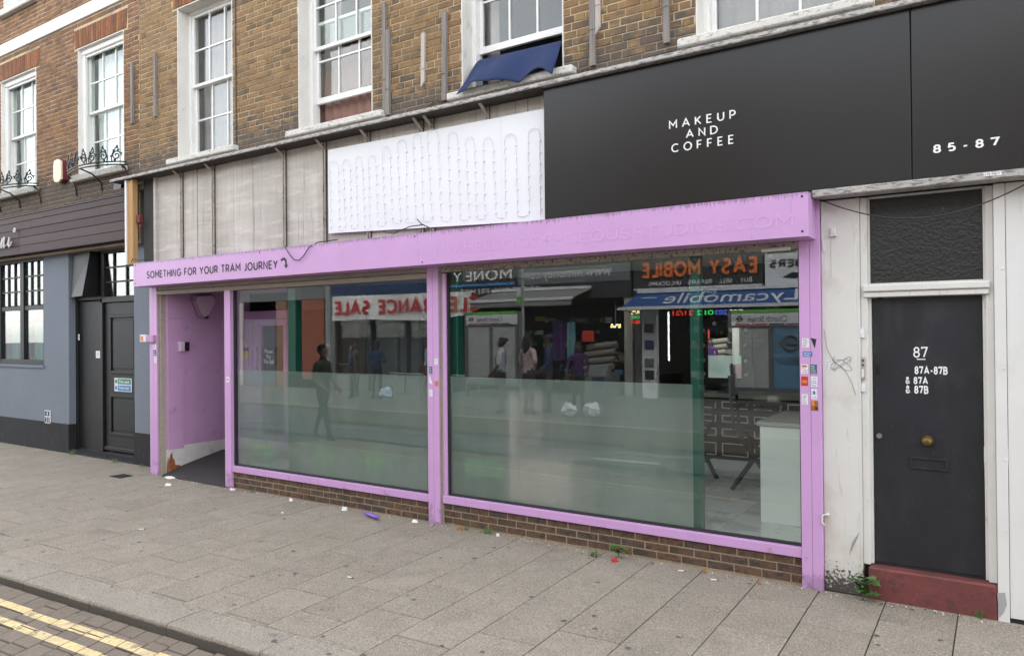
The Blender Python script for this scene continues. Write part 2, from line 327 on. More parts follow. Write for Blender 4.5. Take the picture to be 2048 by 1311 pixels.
mk('drawer_black', (.012, .011, .011), rough=.35)
mk('drawer_line', (.8, .79, .75), rough=.4)
mk('worktop', (.42, .40, .36), rough=.4)
mk('mirror', (.92, .94, .93), rough=0, metal=1)
mk('bulb', (.75, .73, .68), rough=.3)
mk('pink', (.74, .46, .49), rough=.6, noise=[(3, .06)])
mk('mat_floor', (.030, .027, .026), rough=.85, noise=[((60, 8, 8), .3)], bump=[((90, 9, 9), .6, .006)])
mk('alarm_plastic', (.62, .47, .6), rough=.5)
mk('alarm_edge', (.26, .16, .26), rough=.5)
mk('bright_green', (.05, .42, .18), rough=.5)
mk('cream', (.74, .66, .46), rough=.5)
mk('maroon', (.13, .02, .025), rough=.5)
mk('teal_cloth', (.09, .21, .20), rough=.9, noise=[(30, .15)])
mk('net_curtain', (.68, .70, .69), rough=.95, noise=[(8, .08)])
mk('mauve_curtain', (.30, .235, .235), rough=.95, noise=[(8, .1)])
mk('brown_curtain', (.27, .155, .125), rough=.9, noise=[(6, .08)])
mk('blue_cloth', (.006, .019, .075), rough=.85, noise=[(6, .12)], bump=[(200, .2, .001)])
mk('weed', (.075, .15, .035), rough=.6, noise=[(30, .3)])
mk('gum', (.10, .092, .082), rough=.8)
mk('litter_white', (.75, .74, .71), rough=.7)
mk('purple_plastic', (.2, .06, .5), rough=.3)
mk('red_plastic', (.6, .03, .03), rough=.35)
mk('rust_leaf', (.28, .13, .05), rough=.8)
mk('black_cable', (.015, .015, .015), rough=.5)
mk('sign_green', (.02, .2, .12), rough=.5); mk('sign_blue', (.04, .2, .45), rough=.5); mk('sign_teal', (.02, .12, .12), rough=.5)
mk('sign_orange', (.62, .22, .03), rough=.5); mk('sign_red', (.5, .035, .02), rough=.5); mk('sign_yellow', (.68, .42, .05), rough=.5)
mk('sticker_white', (.72, .72, .74), rough=.5, noise=[((90, 90, 30), .3)])
mk('sticker_brown', (.28, .12, .02), rough=.5)
mk('graffiti', (.25, .24, .23), rough=.8)
M_['glass'] = glass_mat('window_glass', ior=1.52)
M_['shop_glass'] = glass_mat('shop_glass', tint=(.955, .98, .965), ior=1.68)
M_['film'] = film_mat()
M_['wired'] = mat('textured_glass', (.016, .017, .015), rough=.25, spec=.5, spots=[((30, 30, 30), .68, .72, (.2, .2, .18), .4)], bump=[(46, .6, .012)])
m_ = M_

# ------------------------------------------------------------------ text
def text(body, x0, x1, z0, z1, y, mats, parent, name='lettering', face=-1, depth=.003, weight=0., space=1., shear=0., label=None, tilt=0.):
    cu = bpy.data.curves.new('txt', 'FONT'); cu.body = body; cu.resolution_u = 3; cu.offset = weight; cu.extrude = .01; cu.space_character = space; cu.shear = shear; cu.space_line = .95
    cu.align_x = 'CENTER'
    to = bpy.data.objects.new('txt', cu); COL.objects.link(to)
    dg = bpy.context.evaluated_depsgraph_get(); me = bpy.data.meshes.new_from_object(to.evaluated_get(dg))
    bpy.data.objects.remove(to); bpy.data.curves.remove(cu)
    xs = [v.co.x for v in me.vertices]; ys = [v.co.y for v in me.vertices]
    a, b, c, d = min(xs), max(xs), min(ys), max(ys)
    for v in me.vertices:
        u = (v.co.x - a) / (b - a); t = (v.co.y - c) / (d - c); e = 1 if v.co.z > 0 else 0
        X = x0 + u * (x1 - x0) if face < 0 else x1 - u * (x1 - x0)
        v.co = (X, y + face * depth * e, z0 + t * (z1 - z0) + tilt * u)
    me.materials.clear(); me.materials.append(mats); me.name = name
    for p in me.polygons: p.material_index = 0
    if face < 0 or True: me.update()
    o = bpy.data.objects.new(name, me); place(o, parent)
    if label: o['label'] = label
    return o

# an upright single-stroke alphabet: centre lines in a unit-high box, given a pen width when drawn
def _arc(cx, cy, rx, ry, a0, a1, n=9): return [(cx + rx * math.cos(R(a0 + (a1 - a0) * k / n)), cy + ry * math.sin(R(a0 + (a1 - a0) * k / n))) for k in range(n + 1)]
_S = _arc(.29, .755, .27, .245, 35, 270, 9) + _arc(.29, .255, .29, .255, 90, -145, 9)[1:]
_O = _arc(.46, .5, .46, .5, 90, 450, 24)
GLYPH = {'A': (.86, [[(0, 0), (.43, 1), (.86, 0)], [(.15, .32), (.71, .32)]]), 'B': (.6, [[(.33, .53), (0, .53), (0, 1)] + _arc(.33, .765, .23, .235, 90, -90), [(0, .53), (0, 0)] + _arc(.34, .265, .27, .265, -90, 90)]),
 'C': (.82, [_arc(.48, .5, .48, .5, 45, 315, 18)]), 'D': (.78, [[(0, 0), (0, 1)] + _arc(.3, .5, .48, .5, 90, -90, 14) + [(0, 0)]]), 'E': (.54, [[(.54, 1), (0, 1), (0, 0), (.54, 0)], [(0, .51), (.48, .51)]]),
 'F': (.52, [[(.52, 1), (0, 1), (0, 0)], [(0, .49), (.46, .49)]]), 'G': (.86, [_arc(.48, .5, .48, .5, 45, 330, 18) + [(.88, .45), (.52, .45)]]), 'H': (.68, [[(0, 0), (0, 1)], [(.68, 0), (.68, 1)], [(0, .51), (.68, .51)]]),
 'I': (.0, [[(0, 0), (0, 1)]]), 'J': (.36, [[(.36, 1), (.36, .25)] + _arc(.14, .25, .22, .25, 0, -120, 7)]), 'K': (.64, [[(0, 0), (0, 1)], [(.6, 1), (.0, .38)], [(.2, .56), (.64, 0)]]), 'L': (.48, [[(0, 1), (0, 0), (.48, 0)]]),
 'M': (.86, [[(0, 0), (0, 1), (.43, .38), (.86, 1), (.86, 0)]]), 'N': (.70, [[(0, 0), (0, 1), (.7, 0), (.7, 1)]]), 'O': (.92, [_O]), 'P': (.58, [[(0, 0), (0, 1)] + _arc(.3, .71, .28, .29, 90, -90) + [(0, .42)]]),
 'R': (.6, [[(0, 0), (0, 1)] + _arc(.31, .72, .27, .28, 90, -90) + [(0, .44)], [(.34, .44), (.62, 0)]]), 'S': (.58, [_S]), 'T': (.66, [[(0, 1), (.66, 1)], [(.33, 1), (.33, 0)]]),
 'U': (.68, [[(0, 1), (0, .36)] + _arc(.34, .36, .34, .36, 180, 360, 12) + [(.68, 1)]]), 'V': (.8, [[(0, 1), (.4, 0), (.8, 1)]]), 'W': (1.15, [[(0, 1), (.3, 0), (.575, .95), (.85, 0), (1.15, 1)]]), 'Y': (.74, [[(0, 1), (.37, .45), (.74, 1)], [(.37, .45), (.37, 0)]]),
 'X': (.7, [[(0, 0), (.7, 1)], [(0, 1), (.7, 0)]]), 'Z': (.64, [[(0, 1), (.64, 1), (0, 0), (.64, 0)]]), '5': (.54, [[(.5, 1), (.08, 1), (.03, .56), (.24, .6)] + _arc(.26, .3, .29, .3, 80, -140, 10)]),
 '7': (.56, [[(0, .86), (0, 1), (.56, 1), (.2, 0)]]), '8': (.56, [_arc(.28, .755, .24, .245, 90, 450, 16), _arc(.28, .265, .28, .265, 90, 450, 16)]), '1': (.2, [[(0, .84), (.2, 1), (.2, 0)]]),
 '&': (.7, [[(.7, 0), (.14, .66)] + _arc(.28, .82, .18, .18, 215, -30, 10) + [(.12, .42)] + _arc(.24, .24, .24, .24, 130, 350, 10) + [(.66, .42)]]), '-': (.34, [[(0, .42), (.34, .42)]]), '.': (.0, [[(0, -.02), (0, .06)]]), "'": (.0, [[(0, .78), (0, 1)]]), '•': (.16, [[(0, .42), (.16, .42)]]), ' ': (.22, []), '/': (.4, [[(0, 0), (.4, 1)]])}
def stroke_text(body, x0, x1, z0, z1, y, mats, parent, name='lettering', face=-1, depth=.003, pen=.16, gap=.22, tilt=0., label=None, split=None):
    mb = MB(); x = 0.; q = 0; sg = -1 if face < 0 else 1; own = []
    for k_, ch in enumerate(body):
        wd, st = GLYPH[ch]; own.append((len(mb.v), len(mb.f)))
        for pl in st:
            closed = math.dist(pl[0], pl[-1]) < 1e-6; pts = [Vector(p) for p in (pl[:-1] if closed else pl)]; n = len(pts); Lf, Rt = [], []
            for i, p in enumerate(pts):
                a = pts[i - 1] if (i or closed) else None; b = pts[(i + 1) % n] if (i < n - 1 or closed) else None
                d1 = (p - a).normalized() if a is not None else (b - p).normalized(); d2 = (b - p).normalized() if b is not None else d1
                nn = Vector((-d1.y - d2.y, d1.x + d2.x)); nn = nn.normalized() if nn.length > 1e-6 else Vector((-d1.y, d1.x)); c = max(.45, nn.dot(Vector((-d1.y, d1.x))))
                o = nn * (pen / 2 / c); Lf.append(p + o); Rt.append(p - o)
            base = len(mb.v); q += 1; dq = (q % 6) * .0002
            for P in (Lf, Rt):
                for yy in (y + sg * (depth + dq), y): mb.v += [(x + p.x, yy, p.y) for p in P]
            for i in range(n if closed else n - 1):
                j = (i + 1) % n
                for fc in ((i, j, 2 * n + j, 2 * n + i), (i, n + i, n + j, j), (2 * n + i, 2 * n + j, 3 * n + j, 3 * n + i)): mb.f.append(tuple(base + k for k in fc)); mb.m.append(0)
        x += wd + pen + gap
    X = [v[0] for v in mb.v]; Z = [v[2] for v in mb.v]; a, b, c, d = min(X), max(X), min(Z), max(Z)
    if '.' not in body: c, d = max(c, -pen * .7), min(d, 1 + pen * .7)
    nv = []
    for vx, vy, vz in mb.v:
        u = (vx - a) / (b - a); t = (vz - c) / (d - c); nv.append((x0 + u * (x1 - x0) if face < 0 else x1 - u * (x1 - x0), vy, z0 + t * (z1 - z0) + tilt * u))
    if split:                                  # raised letters: each is a piece of its own
        own.append((len(nv), len(mb.f)))
        for (va, fa), (vb, fb) in zip(own, own[1:]):
            if vb > va: MB().raw(nv[va:vb], [tuple(k - va for k in f) for f in mb.f[fa:fb]]).build(split, mats, parent)
        return None
    mb.v = nv; o = mb.build(name, mats, parent)
    if label: o['label'] = label
    return o

# ------------------------------------------------------------------ brick walls
def in_view(p):
    d = Vector(p) - CAM; z = d.dot(fwd)
    if z < .2: return 0
    if abs(d.dot(rt)) / z > .72 or abs(d.dot(up)) / z > .46: return 0
    return 1 / z

def lay_bricks(x0, x1, z0, z1, holes, gauge=.075, stretcher=.2255, bond='flemish', joint=.009):
    out_ = []; n = 0; z = z0
    while z < z1 - .02:
        zt = min(z + gauge, z1)
        seq = (stretcher, stretcher / 2) if bond == 'flemish' else (stretcher,)
        x = x0 - (0 if n % 2 == 0 else (stretcher * .75 if bond == 'flemish' else stretcher / 2)); k = 0
        while x < x1:
            wd = seq[k % len(seq)]; k += 1
            j = random.uniform(-.004, .004)
            iv = [(max(x, x0), min(x + wd + j, x1))]; x += wd + j
            for (ha, hb, hc, hd) in holes:
                if hc < (z + zt) / 2 < hd:
                    nv = []
                    for a, b in iv:
                        if hb <= a or ha >= b: nv.append((a, b)); continue
                        if ha > a: nv.append((a, ha))
                        if hb < b: nv.append((hb, b))
                    iv = nv
            for a, b in iv:
                if b - a > .03: out_.append((a + joint / 2, b - joint / 2, z + joint / 2, zt - joint / 2))
        z += gauge; n += 1
    return out_

def brick_shape(mb, x0, x1, z0, z1, y, proud, c=.005, back=.03):
    yf = y - proud; j = lambda: random.uniform(-.0018, .0018)
    o = [(x0 + j(), z0 + j()), (x1 + j(), z0 + j()), (x1 + j(), z1 + j()), (x0 + j(), z1 + j())]
    i = [(x0 + c + j(), z0 + c + j()), (x1 - c + j(), z0 + c + j()), (x1 - c + j(), z1 - c + j()), (x0 + c + j(), z1 - c + j())]
    v = [(a, y + back, b) for a, b in o] + [(a, yf + c, b) for a, b in o] + [(a, yf, b) for a, b in i]
    f = [(8, 9, 10, 11)] + [(4 + k, 4 + (k + 1) % 4, 8 + (k + 1) % 4, 8 + k) for k in range(4)] + [(k, (k + 1) % 4, 4 + (k + 1) % 4, 4 + k) for k in range(4)]
    mb.raw(v, f)

BRICK_PROTO = {}
def brick_proto(key, mt):
    if key not in BRICK_PROTO:
        L_ = []
        for k in range(5):
            mb = MB(); brick_shape(mb, -.5 * .2165, .5 * .2165, -.033, .033, 0, .005); L_.append(mb.mesh('brick', mt))
        BRICK_PROTO[key] = L_
    return BRICK_PROTO[key]

def brick_wall(parent, bricks, y, key, name='brick', limit=300, gauge=.066, sub=None):
    sc = sorted(bricks, key=lambda b: -(b[1] - b[0]) * in_view(((b[0] + b[1]) / 2, y, (b[2] + b[3]) / 2)))
    ps = brick_proto(key, m_[key])
    for a, b, c, d in sc[:limit]:
        inst(name, random.choice(ps), sub or parent, ((a + b) / 2, y - random.uniform(-.002, .003), (c + d) / 2), ((b - a) / .2165, 1, (d - c) / gauge), (0, random.uniform(-.006, .006), 0))
    if len(sc) > limit:
        mb = MB()
        for a, b, c, d in sc[limit:]: brick_shape(mb, a, b, c, d, y, .005 + random.uniform(-.002, .003))
        o = mb.build('brickwork', m_[key + '_far'], parent); o['kind'] = 'stuff'

def slab_with_holes(mb, x0, x1, z0, z1, y0, y1, holes, m=0):
    xs = sorted({x0, x1, *[min(max(h[i], x0), x1) for h in holes for i in (0, 1)]}); zs = sorted({z0, z1, *[min(max(h[i], z0), z1) for h in holes for i in (2, 3)]})
    for a, b in zip(xs, xs[1:]):
        run = None
        for c, d in zip(zs, zs[1:]):
            hole = any(h[0] < (a + b) / 2 < h[1] and h[2] < (c + d) / 2 < h[3] for h in holes)
            if hole:
                if run: mb.box(a, b, y0, y1, run[0], run[1], m)
                run = None
            else: run = (run[0], d) if run else (c, d)
        if run: mb.box(a, b, y0, y1, run[0], run[1], m)

# ------------------------------------------------------------------ sash windows (a window is a part: frame mesh with sub-parts)
def sash_window(parent, x0, x1, z0, z1, yw, rev, cols=3, rows=(2, 2), raised=0., curtain=None, label=None, lining=True, fw=.055, trim=False, sill=None, zm=None):
    y = yw + rev; f = MB()
    for a, b in ((x0, x0 + fw), (x1 - fw, x1)): f.cbox(a, b, y, y + .13, z0, z1, .004)
    f.box(x0 + fw, x1 - fw, y, y + .13, z1 - fw, z1); f.cbox(x0 + fw, x1 - fw, y + .02, y + .13, z0, z0 + .05, .004)
    if trim:
        for a, b in ((x0, x0 + .09), (x1 - .09, x1)): f.cbox(a, b, y - .05, y - .001, z0, z1 - .1, .008)
        f.cbox(x0, x1, y - .06, y - .001, z1 - .1, z1 - .002, .012); f.cbox(x0 + .02, x1 - .02, y - .03, y - .001, z1 - .14, z1 - .102, .008)
    win = f.build('window', m_['white_sash'], parent)
    if label: win['label'] = label
    ix0, ix1, iz0, iz1 = x0 + fw, x1 - fw, z0 + .05, z1 - fw
    zm = zm or (iz0 + iz1) / 2
    for nm, ya, za, zb, nr in (('upper_sash', y + .025, zm - .02, iz1, rows[0]), ('lower_sash', y + .068, iz0 + raised, zm + .02 + raised, rows[1])):
        s = MB(); st = .045; yb = ya + .04
        s.cbox(ix0, ix0 + st, ya, yb, za, zb, .004); s.cbox(ix1 - st, ix1, ya, yb, za, zb, .004)
        bt = .045 if nm == 'upper_sash' else .075
        s.cbox(ix0 + st, ix1 - st, ya, yb, za, za + bt, .004); s.cbox(ix0 + st, ix1 - st, ya, yb, zb - .04, zb, .004)
        gx0, gx1, gz0, gz1 = ix0 + st, ix1 - st, za + bt, zb - .04
        for k in range(1, cols): xx = gx0 + (gx1 - gx0) * k / cols; s.box(xx - .011, xx + .011, ya + .006, yb - .006, gz0, gz1)
        for k in range(1, nr):
            zz = gz0 + (gz1 - gz0) * k / nr
            for q in range(cols):
                a = gx0 + (gx1 - gx0) * q / cols + (.011 if q else 0); b = gx0 + (gx1 - gx0) * (q + 1) / cols - (.011 if q < cols - 1 else 0)
                s.box(a, b, ya + .008, yb - .008, zz - .011, zz + .011)
        s.build(nm, m_['white_sash'], win)
        for q in range(cols):
            for k in range(nr):
                a = gx0 + (gx1 - gx0) * q / cols + .012; b = gx0 + (gx1 - gx0) * (q + 1) / cols - .012
                c = gz0 + (gz1 - gz0) * k / nr + .012; d = gz0 + (gz1 - gz0) * (k + 1) / nr - .012
                t = random.uniform(-.003, .003); t2 = random.uniform(-.003, .003); yy = ya + .02
                p = MB(); v = [(a, yy, c), (b, yy + t, c), (b, yy + t + t2, d), (a, yy + t2, d)]
                p.raw(v + [(X, Y + .004, Z) for X, Y, Z in v], [(0, 1, 2, 3), (7, 6, 5, 4), (0, 4, 5, 1), (1, 5, 6, 2), (2, 6, 7, 3), (3, 7, 4, 0)])
                p.build('pane', m_['glass'], win)
    if lining:
        l = MB(); t = .012
        l.box(x0, x0 + t, yw - .006, y - .001, z0, z1); l.box(x1 - t, x1, yw - .006, y - .001, z0, z1); l.box(x0 + t, x1 - t, yw - .006, y - .001, z1 - t, z1)
        l.build('reveal', m_['reveal'], win)
    if sill:
        l = MB(); l.cbox(x0 - sill[0], x1 + sill[1], yw - .1, y + .02, z0 - sill[2], z0 + .002, .012); l.build('sill', m_['sill'], win)
    for c in (curtain or []):
        ca, cb, cz0, cz1, cm, amp = c; X0 = ix0 + (ix1 - ix0) * ca; X1 = ix0 + (ix1 - ix0) * cb; ph = random.random() * 6
        cu = MB().sheet(lambda u, v: (X0 + (X1 - X0) * u, y + .2 + amp * math.sin(u * (X1 - X0) * 42 + ph + .7 * math.sin(v * 3)) + .01 * math.sin(9 * v), cz0 + (cz1 - cz0) * v), 48, 8)
        cu.build('curtain', m_[cm], win, smooth=True)
    return win

# ================================================================== GROUND
def struct(name, mb, mt, **k): return tag(mb.build(name, mt), kind='structure')
def kerbY(x): return -3.068 + .058 * (x + 6.98)          # street face of the kerb
FALL = .026
def clip(poly, nx, ny, c):                               # keep nx*x+ny*y<=c
    o = []
    for i, p in enumerate(poly):
        q = poly[(i + 1) % len(poly)]; a = nx * p[0] + ny * p[1] - c; b = nx * q[0] + ny * q[1] - c
        if a <= 0: o.append(p)
        if a * b < 0: t = a / (a - b); o.append((p[0] + t * (q[0] - p[0]), p[1] + t * (q[1] - p[1])))
    return o
def area(p): return abs(sum(p[i][0] * p[(i + 1) % len(p)][1] - p[(i + 1) % len(p)][0] * p[i][1] for i in range(len(p)))) / 2
def block(poly, zf, gap, ch, depth, name, mt, parent, dz=0.):
    """a paving block: outline shrunk by half the joint, arrised top, at its own centre"""
    cx = sum(p[0] for p in poly) / len(poly); cy = sum(p[1] for p in poly) / len(poly)
    if sum(poly[i][0] * poly[(i + 1) % len(poly)][1] - poly[(i + 1) % len(poly)][0] * poly[i][1] for i in range(len(poly))) < 0: poly = poly[::-1]
    def inset(d):
        n = len(poly); L_ = []
        for i in range(n):
            a, b = Vector(poly[i]), Vector(poly[(i + 1) % n]); e = (b - a).normalized(); L_.append((a + Vector((-e.y, e.x)) * d, e))
        r = []
        for i in range(n):
            (a, e), (b, f) = L_[i - 1], L_[i]; den = e.x * f.y - e.y * f.x
            if abs(den) < 1e-4: r.append(b); continue
            t = ((b.x - a.x) * f.y - (b.y - a.y) * f.x) / den; r.append(a + e * t)
        return r
    o = inset(gap / 2); i = inset(gap / 2 + ch); n = len(poly)
    zo = zf(cx, cy) + dz; tx, ty = random.uniform(-.002, .002), random.uniform(-.002, .002)
    Z = lambda p: zf(p.x, p.y) + dz - zo + tx * (p.x - cx) + ty * (p.y - cy)
    v = [(p.x - cx, p.y - cy, Z(p) - depth) for p in o] + [(p.x - cx, p.y - cy, Z(p) - ch) for p in o] + [(p.x - cx, p.y - cy, Z(p)) for p in i]
    f = [tuple(range(2 * n, 3 * n))] + [(a + k, a + (k + 1) % n, a + n + (k + 1) % n, a + n + k) for a in (0, n) for k in range(n)]
    ob = MB().raw(v, f).build(name, mt, parent); ob.location = (cx, cy, zo); return ob

g = MB(); g.poly([(-300, -300, -.30), (300, -300, -.30), (300, 300, -.30), (-300, 300, -.30)])
struct('ground', g, m_['asphalt'])
ROADZ = -.155
g = MB(); g.poly([(-45, -9.5, ROADZ - .02), (25, -9.5, ROADZ - .02), (25, -4.62, ROADZ - .02), (-45, -4.62, ROADZ - .02)][::1])
g.poly([(-45, -4.62, ROADZ - .02), (25, -4.62, ROADZ - .02), (25, -2.4, ROADZ - .02), (-45, -5.0, ROADZ - .02)], 1)
road = struct('road', g, [m_['asphalt'], m_['paver_joint']])
pz = lambda x, y: FALL * y
g = MB(); g.poly([(-20, kerbY(-20) + .02, pz(0, kerbY(-20)) - .012), (3, kerbY(3) + .02, pz(0, kerbY(3)) - .012), (3, .5, .001), (-20, .5, .001)])
pav = struct('pavement', g, m_['slab_joint'])
PW = .457; nsl = 0
for k in range(-31, 9):
    xa = -2.57 + PW * (k); xb = xa + PW
    off = -1.194 + .05 * xa if k % 2 else -.907 + .05 * (xa)
    for j in range(-4, 5):
        ya = off + .583 * (j - 1); yb = ya + .583
        q = [(xa, ya), (xb, ya + .018), (xb, yb + .018), (xa, yb)]
        q = clip(q, 0, 1, .04 if xa > -10.4 else .42)
        if xa < -10.3 and xb > -10.3: q = clip(q, 0, 1, .04)
        c0 = kerbY(0) + .3; q = clip(q, .058, -1, -c0) if len(q) > 2 else q
        if len(q) < 3 or area(q) < .003 or nsl >= 300: continue
        block(q, pz, random.uniform(.006, .009), .004, .03, 'paving_slab', m_['slab'], pav, random.uniform(-.0012, .0012)); nsl += 1
kerb = None
kb = MB(); kb.raw([(x, kerbY(x) + dy, z) for x in (-20, 3) for dy, z in ((.01, -.3), (.28, -.3), (.28, -.11), (.01, -.11))], [(0, 1, 2, 3), (4, 7, 6, 5), (3, 2, 6, 7), (0, 3, 7, 4)])
kerb = struct('kerb', kb, m_['slab_joint'])
for k in range(-11, 10):
    xa = -6.98 + .966 * k; xb = xa + .956; n = 5
    prof = [(0, -.30), (0, -.022), (.006, -.008), (.018, -.001), (.045, 0), (.297, 0), (.297, -.30)]
    v = []
    for x in (xa, xb):
        for d, z in prof: v.append((x - xa, kerbY(x) + d - kerbY(xa), z + pz(0, kerbY(x) + d) - pz(0, kerbY(xa))))
    m = len(prof); f = [tuple(range(m))[::-1], tuple(range(m, 2 * m))] + [(i, (i + 1) % m, m + (i + 1) % m, m + i) for i in range(m)]
    o = MB().raw(v, f).build('kerb_stone', m_['kerb_stone'], kerb); o.location = (xa, kerbY(xa), pz(0, kerbY(xa)) + random.uniform(-.002, .002))
# block paving beside the kerb: rows square to the kerb, lengths uneven
ka = math.atan(.058); ca, sa = math.cos(ka), math.sin(ka)
SK = .27                                                          # the rows lean a little off square
def kp(s, d): return (-6.98 + s * ca + d * (sa + SK), -3.075 + s * sa - d * ca + d * SK * sa)   # along the kerb, out from it
rz = lambda x, y: ROADZ - .004 - .012 * (kerbY(x) - y)
pav_list = []; s = -5.0; row = 0; YL = []
while s < 4.6:
    wd = random.choice((.19, .205, .21)); d = -random.choice((0, .06, .1, .13)); 
    while d < 1.5:
        ln = random.choice((.11, .15, .2, .2, .25, .28)); a, b = max(d, .0), d + ln
        if b > .05: pav_list.append((s, s + wd, a, b))
        d += ln
    s += wd
pav_list.sort(key=lambda q: -in_view((*kp((q[0] + q[1]) / 2, (q[2] + q[3]) / 2), -.15)) + (0 if in_view((*kp((q[0] + q[1]) / 2, (q[2] + q[3]) / 2), -.15)) else 1 + abs(q[0] - 1)))
rest = MB()
for i, (s0, s1, d0, d1) in enumerate(pav_list):
    q = [kp(s0, d0), kp(s1, d0), kp(s1, d1), kp(s0, d1)]
    if i < 300: block(q, rz, random.uniform(.006, .012), .005, .016, 'paver', m_['paver'], road, random.uniform(-.003, .003))
    else: rest.poly([(x, y, rz(x, y)) for x, y in q][::-1])
    for LA, LB in ((.195, .29), (.39, .475)):
        a, b = max(d0 + .006, LA), min(d1 - .006, LB)
        if b - a > .01: YL.append((LA, s0 + .004, s1 - .004, a, b))
o = rest.build('paver_field', m_['paver'], road); o['kind'] = 'stuff'
for LA, lab in ((.195, 'worn yellow no-parking line nearer the kerb'), (.39, 'worn yellow no-parking line farther from the kerb')):
    mb = MB()
    for la, s0, s1, a, b in YL:
        if la == LA:
            q = [kp(s0, a), kp(s1, a), kp(s1, b), kp(s0, b)]; mb.poly([(x, y, rz(x, y) + .004) for x, y in q][::-1])
    solo(mb, 'yellow_line', m_['yellow_paint'], lab, 'road marking', 'double yellow lines beside the kerb', 'structure', recalc=False)
for y in (-2.95, -4.4, -5.85):
    if y > -4.7: continue
    mb = MB(); mb.box(-44, 24, y - .035, y + .035, ROADZ - .06, ROADZ - .012); solo(mb, 'tram_rail', m_['chrome'], 'steel tram rail set flush in the road, %s' % {-4.4: 'nearest the double yellow lines', -5.85: 'beside the raised platform'}[y], 'tram rail', 'tram rails in the road', 'structure')
mb = MB(); mb.poly([(-5.9, -5.12, ROADZ - .014), (-4.7, -5.18, ROADZ - .014), (-4.7, -5.30, ROADZ - .014), (-5.9, -5.24, ROADZ - .014)][::-1]); solo(mb, 'white_dash', m_['white_line'], 'white painted dash in the middle of the road', 'road marking', kind='structure')
mb = MB(); mb.box(-45, 25, -13.2, -8.7, -.3, -.05); struct('far_pavement', mb, mat('far_paving', (.13, .12, .108), rough=.9, noise=[(3, .15)]))
mb = MB(); mb.box(-13.9, 6, -12.9, -6.75, -.3, .2); mb.box(-13.9, 6, -6.75, -6.55, -.3, .195, 1); struct('tram_platform', mb, [mat('platform_paving', (.12, .112, .1), rough=.9, noise=[(3, .15)]), m_['kerb_stone']])
mb = MB(); mb.box(-45, 25, -8.7, -8.55, -.3, -.055); struct('far_kerb', mb, m_['kerb_stone'])
mb = MB(); mb.box(-11.02, -10.75, -.33, -.13, -.004, .0045); mb.box(-10.98, -10.79, -.30, -.16, .0045, .007)
o = mb.build('drain_cover', m_['sign_teal'] if 0 else m_['black_plinth'], None); o.location = (.35, -.05, -.0055); tag(o, 'small dark metal cover set in the pavement by the entrance', 'drain cover', None, 'thing')

# ================================================================== THE TERRACE: upper brick house over the shop
WY = .2
house = thing('brick_building', 'yellow stock brick upper floor with white sash windows over the lilac shopfront', 'building', (-5, WY, 4.3))
HB = -10.85                                                # party line with the neighbour
wins = [(-9.86, -8.6), (-7.29, -6.03), (-4.735, -3.505), (-2.19, -.93), (.36, 1.62)]
holes = [(a, b, 4.52, 6.69) for a, b in wins]
mb = MB(); slab_with_holes(mb, HB, 2.4, 4.2, 8.3, WY, WY + .24, holes); mb.build('brick_backing', m_['mortar'], house)
arch = [(a - .12, b + .12, 6.695, 6.995) for a, b in wins]
brick_wall(house, lay_bricks(HB, 2.4, 4.275, 8.3, [(a - .002, b + .002, c, d) for a, b, c, d in holes] + arch), WY, 'stock_brick')
for a, b, c, d in arch:
    x = a + .01
    while x < b - .05:
        t = (x - (a + b) / 2) / (b - a) * .12; mb = MB(); brick_shape(mb, -.034, .034, -.145, .145, 0, .01)
        o = mb.build('arch_brick', m_['arch_brick'], house, local=True); o.location = Vector((x + .035, WY, (c + d) / 2)) - house.location; o.rotation_euler = (0, t, 0); x += .076
CW = [None] * 5
sash_window(house, -9.86, -8.6, 4.52, 6.69, WY, .17, label='sash window with grey curtains behind clean panes', curtain=[(0, .3, 4.5, 6.7, 'mauve_curtain', .02), (.45, .85, 4.5, 5.7, 'mauve_curtain', .02), (.3, 1, 4.5, 6.7, 'mauve_curtain', .012)], sill=(.16, .12, .075))
sash_window(house, -7.29, -6.03, 4.52, 6.69, WY, .17, raised=.33, zm=5.58, label='sash window pushed up with a brown curtain in the gap', rows=(2, 2), curtain=[(-.2, 1.05, 4.45, 5.6, 'brown_curtain', .02), (.0, .3, 4.9, 6.7, 'mauve_curtain', .02)], sill=(.15, .22, .075))
sash_window(house, -4.735, -3.505, 4.52, 6.69, WY, .17, raised=.42, zm=5.62, label='sash window pushed up over a hanging blue cloth', curtain=[(.0, .16, 4.5, 6.7, 'mauve_curtain', .015)], sill=(.14, .14, .075))
sash_window(house, -2.19, -.93, 4.52, 6.69, WY, .17, cols=3, label='sash window above the black sign', curtain=[(0, 1, 4.5, 6.6, 'mauve_curtain', .012)], sill=(.14, .14, .075))
sash_window(house, .36, 1.62, 4.52, 6.69, WY, .17, sill=(.14, .14, .075))
mb = MB()                                                  # dark rooms behind the windows
for a, b in ((HB + .05, -8.1), (-8.0, -5.4), (-5.3, -2.8), (-2.7, 2.3)):
    mb.box(a, b, 3.0, 3.06, 4.25, 7.6); mb.box(a, a + .05, WY + .25, 3, 4.25, 7.6); mb.box(b - .05, b, WY + .25, 3, 4.25, 7.6); mb.box(a, b, WY + .25, 3, 7.55, 7.6); mb.box(a, b, WY + .25, 3, 4.2, 4.25)
mb.build('room_lining', m_['room_grey'], house)
mb = MB(); mb.box(HB, 2.4, WY - .03, 9, 8.3, 8.42); mb.box(HB, 2.4, 8.8, 9, 0, 8.3); mb.box(2.2, 2.4, 1, 8.8, 0, 8.3); mb.build('roof', m_['sill'], house)
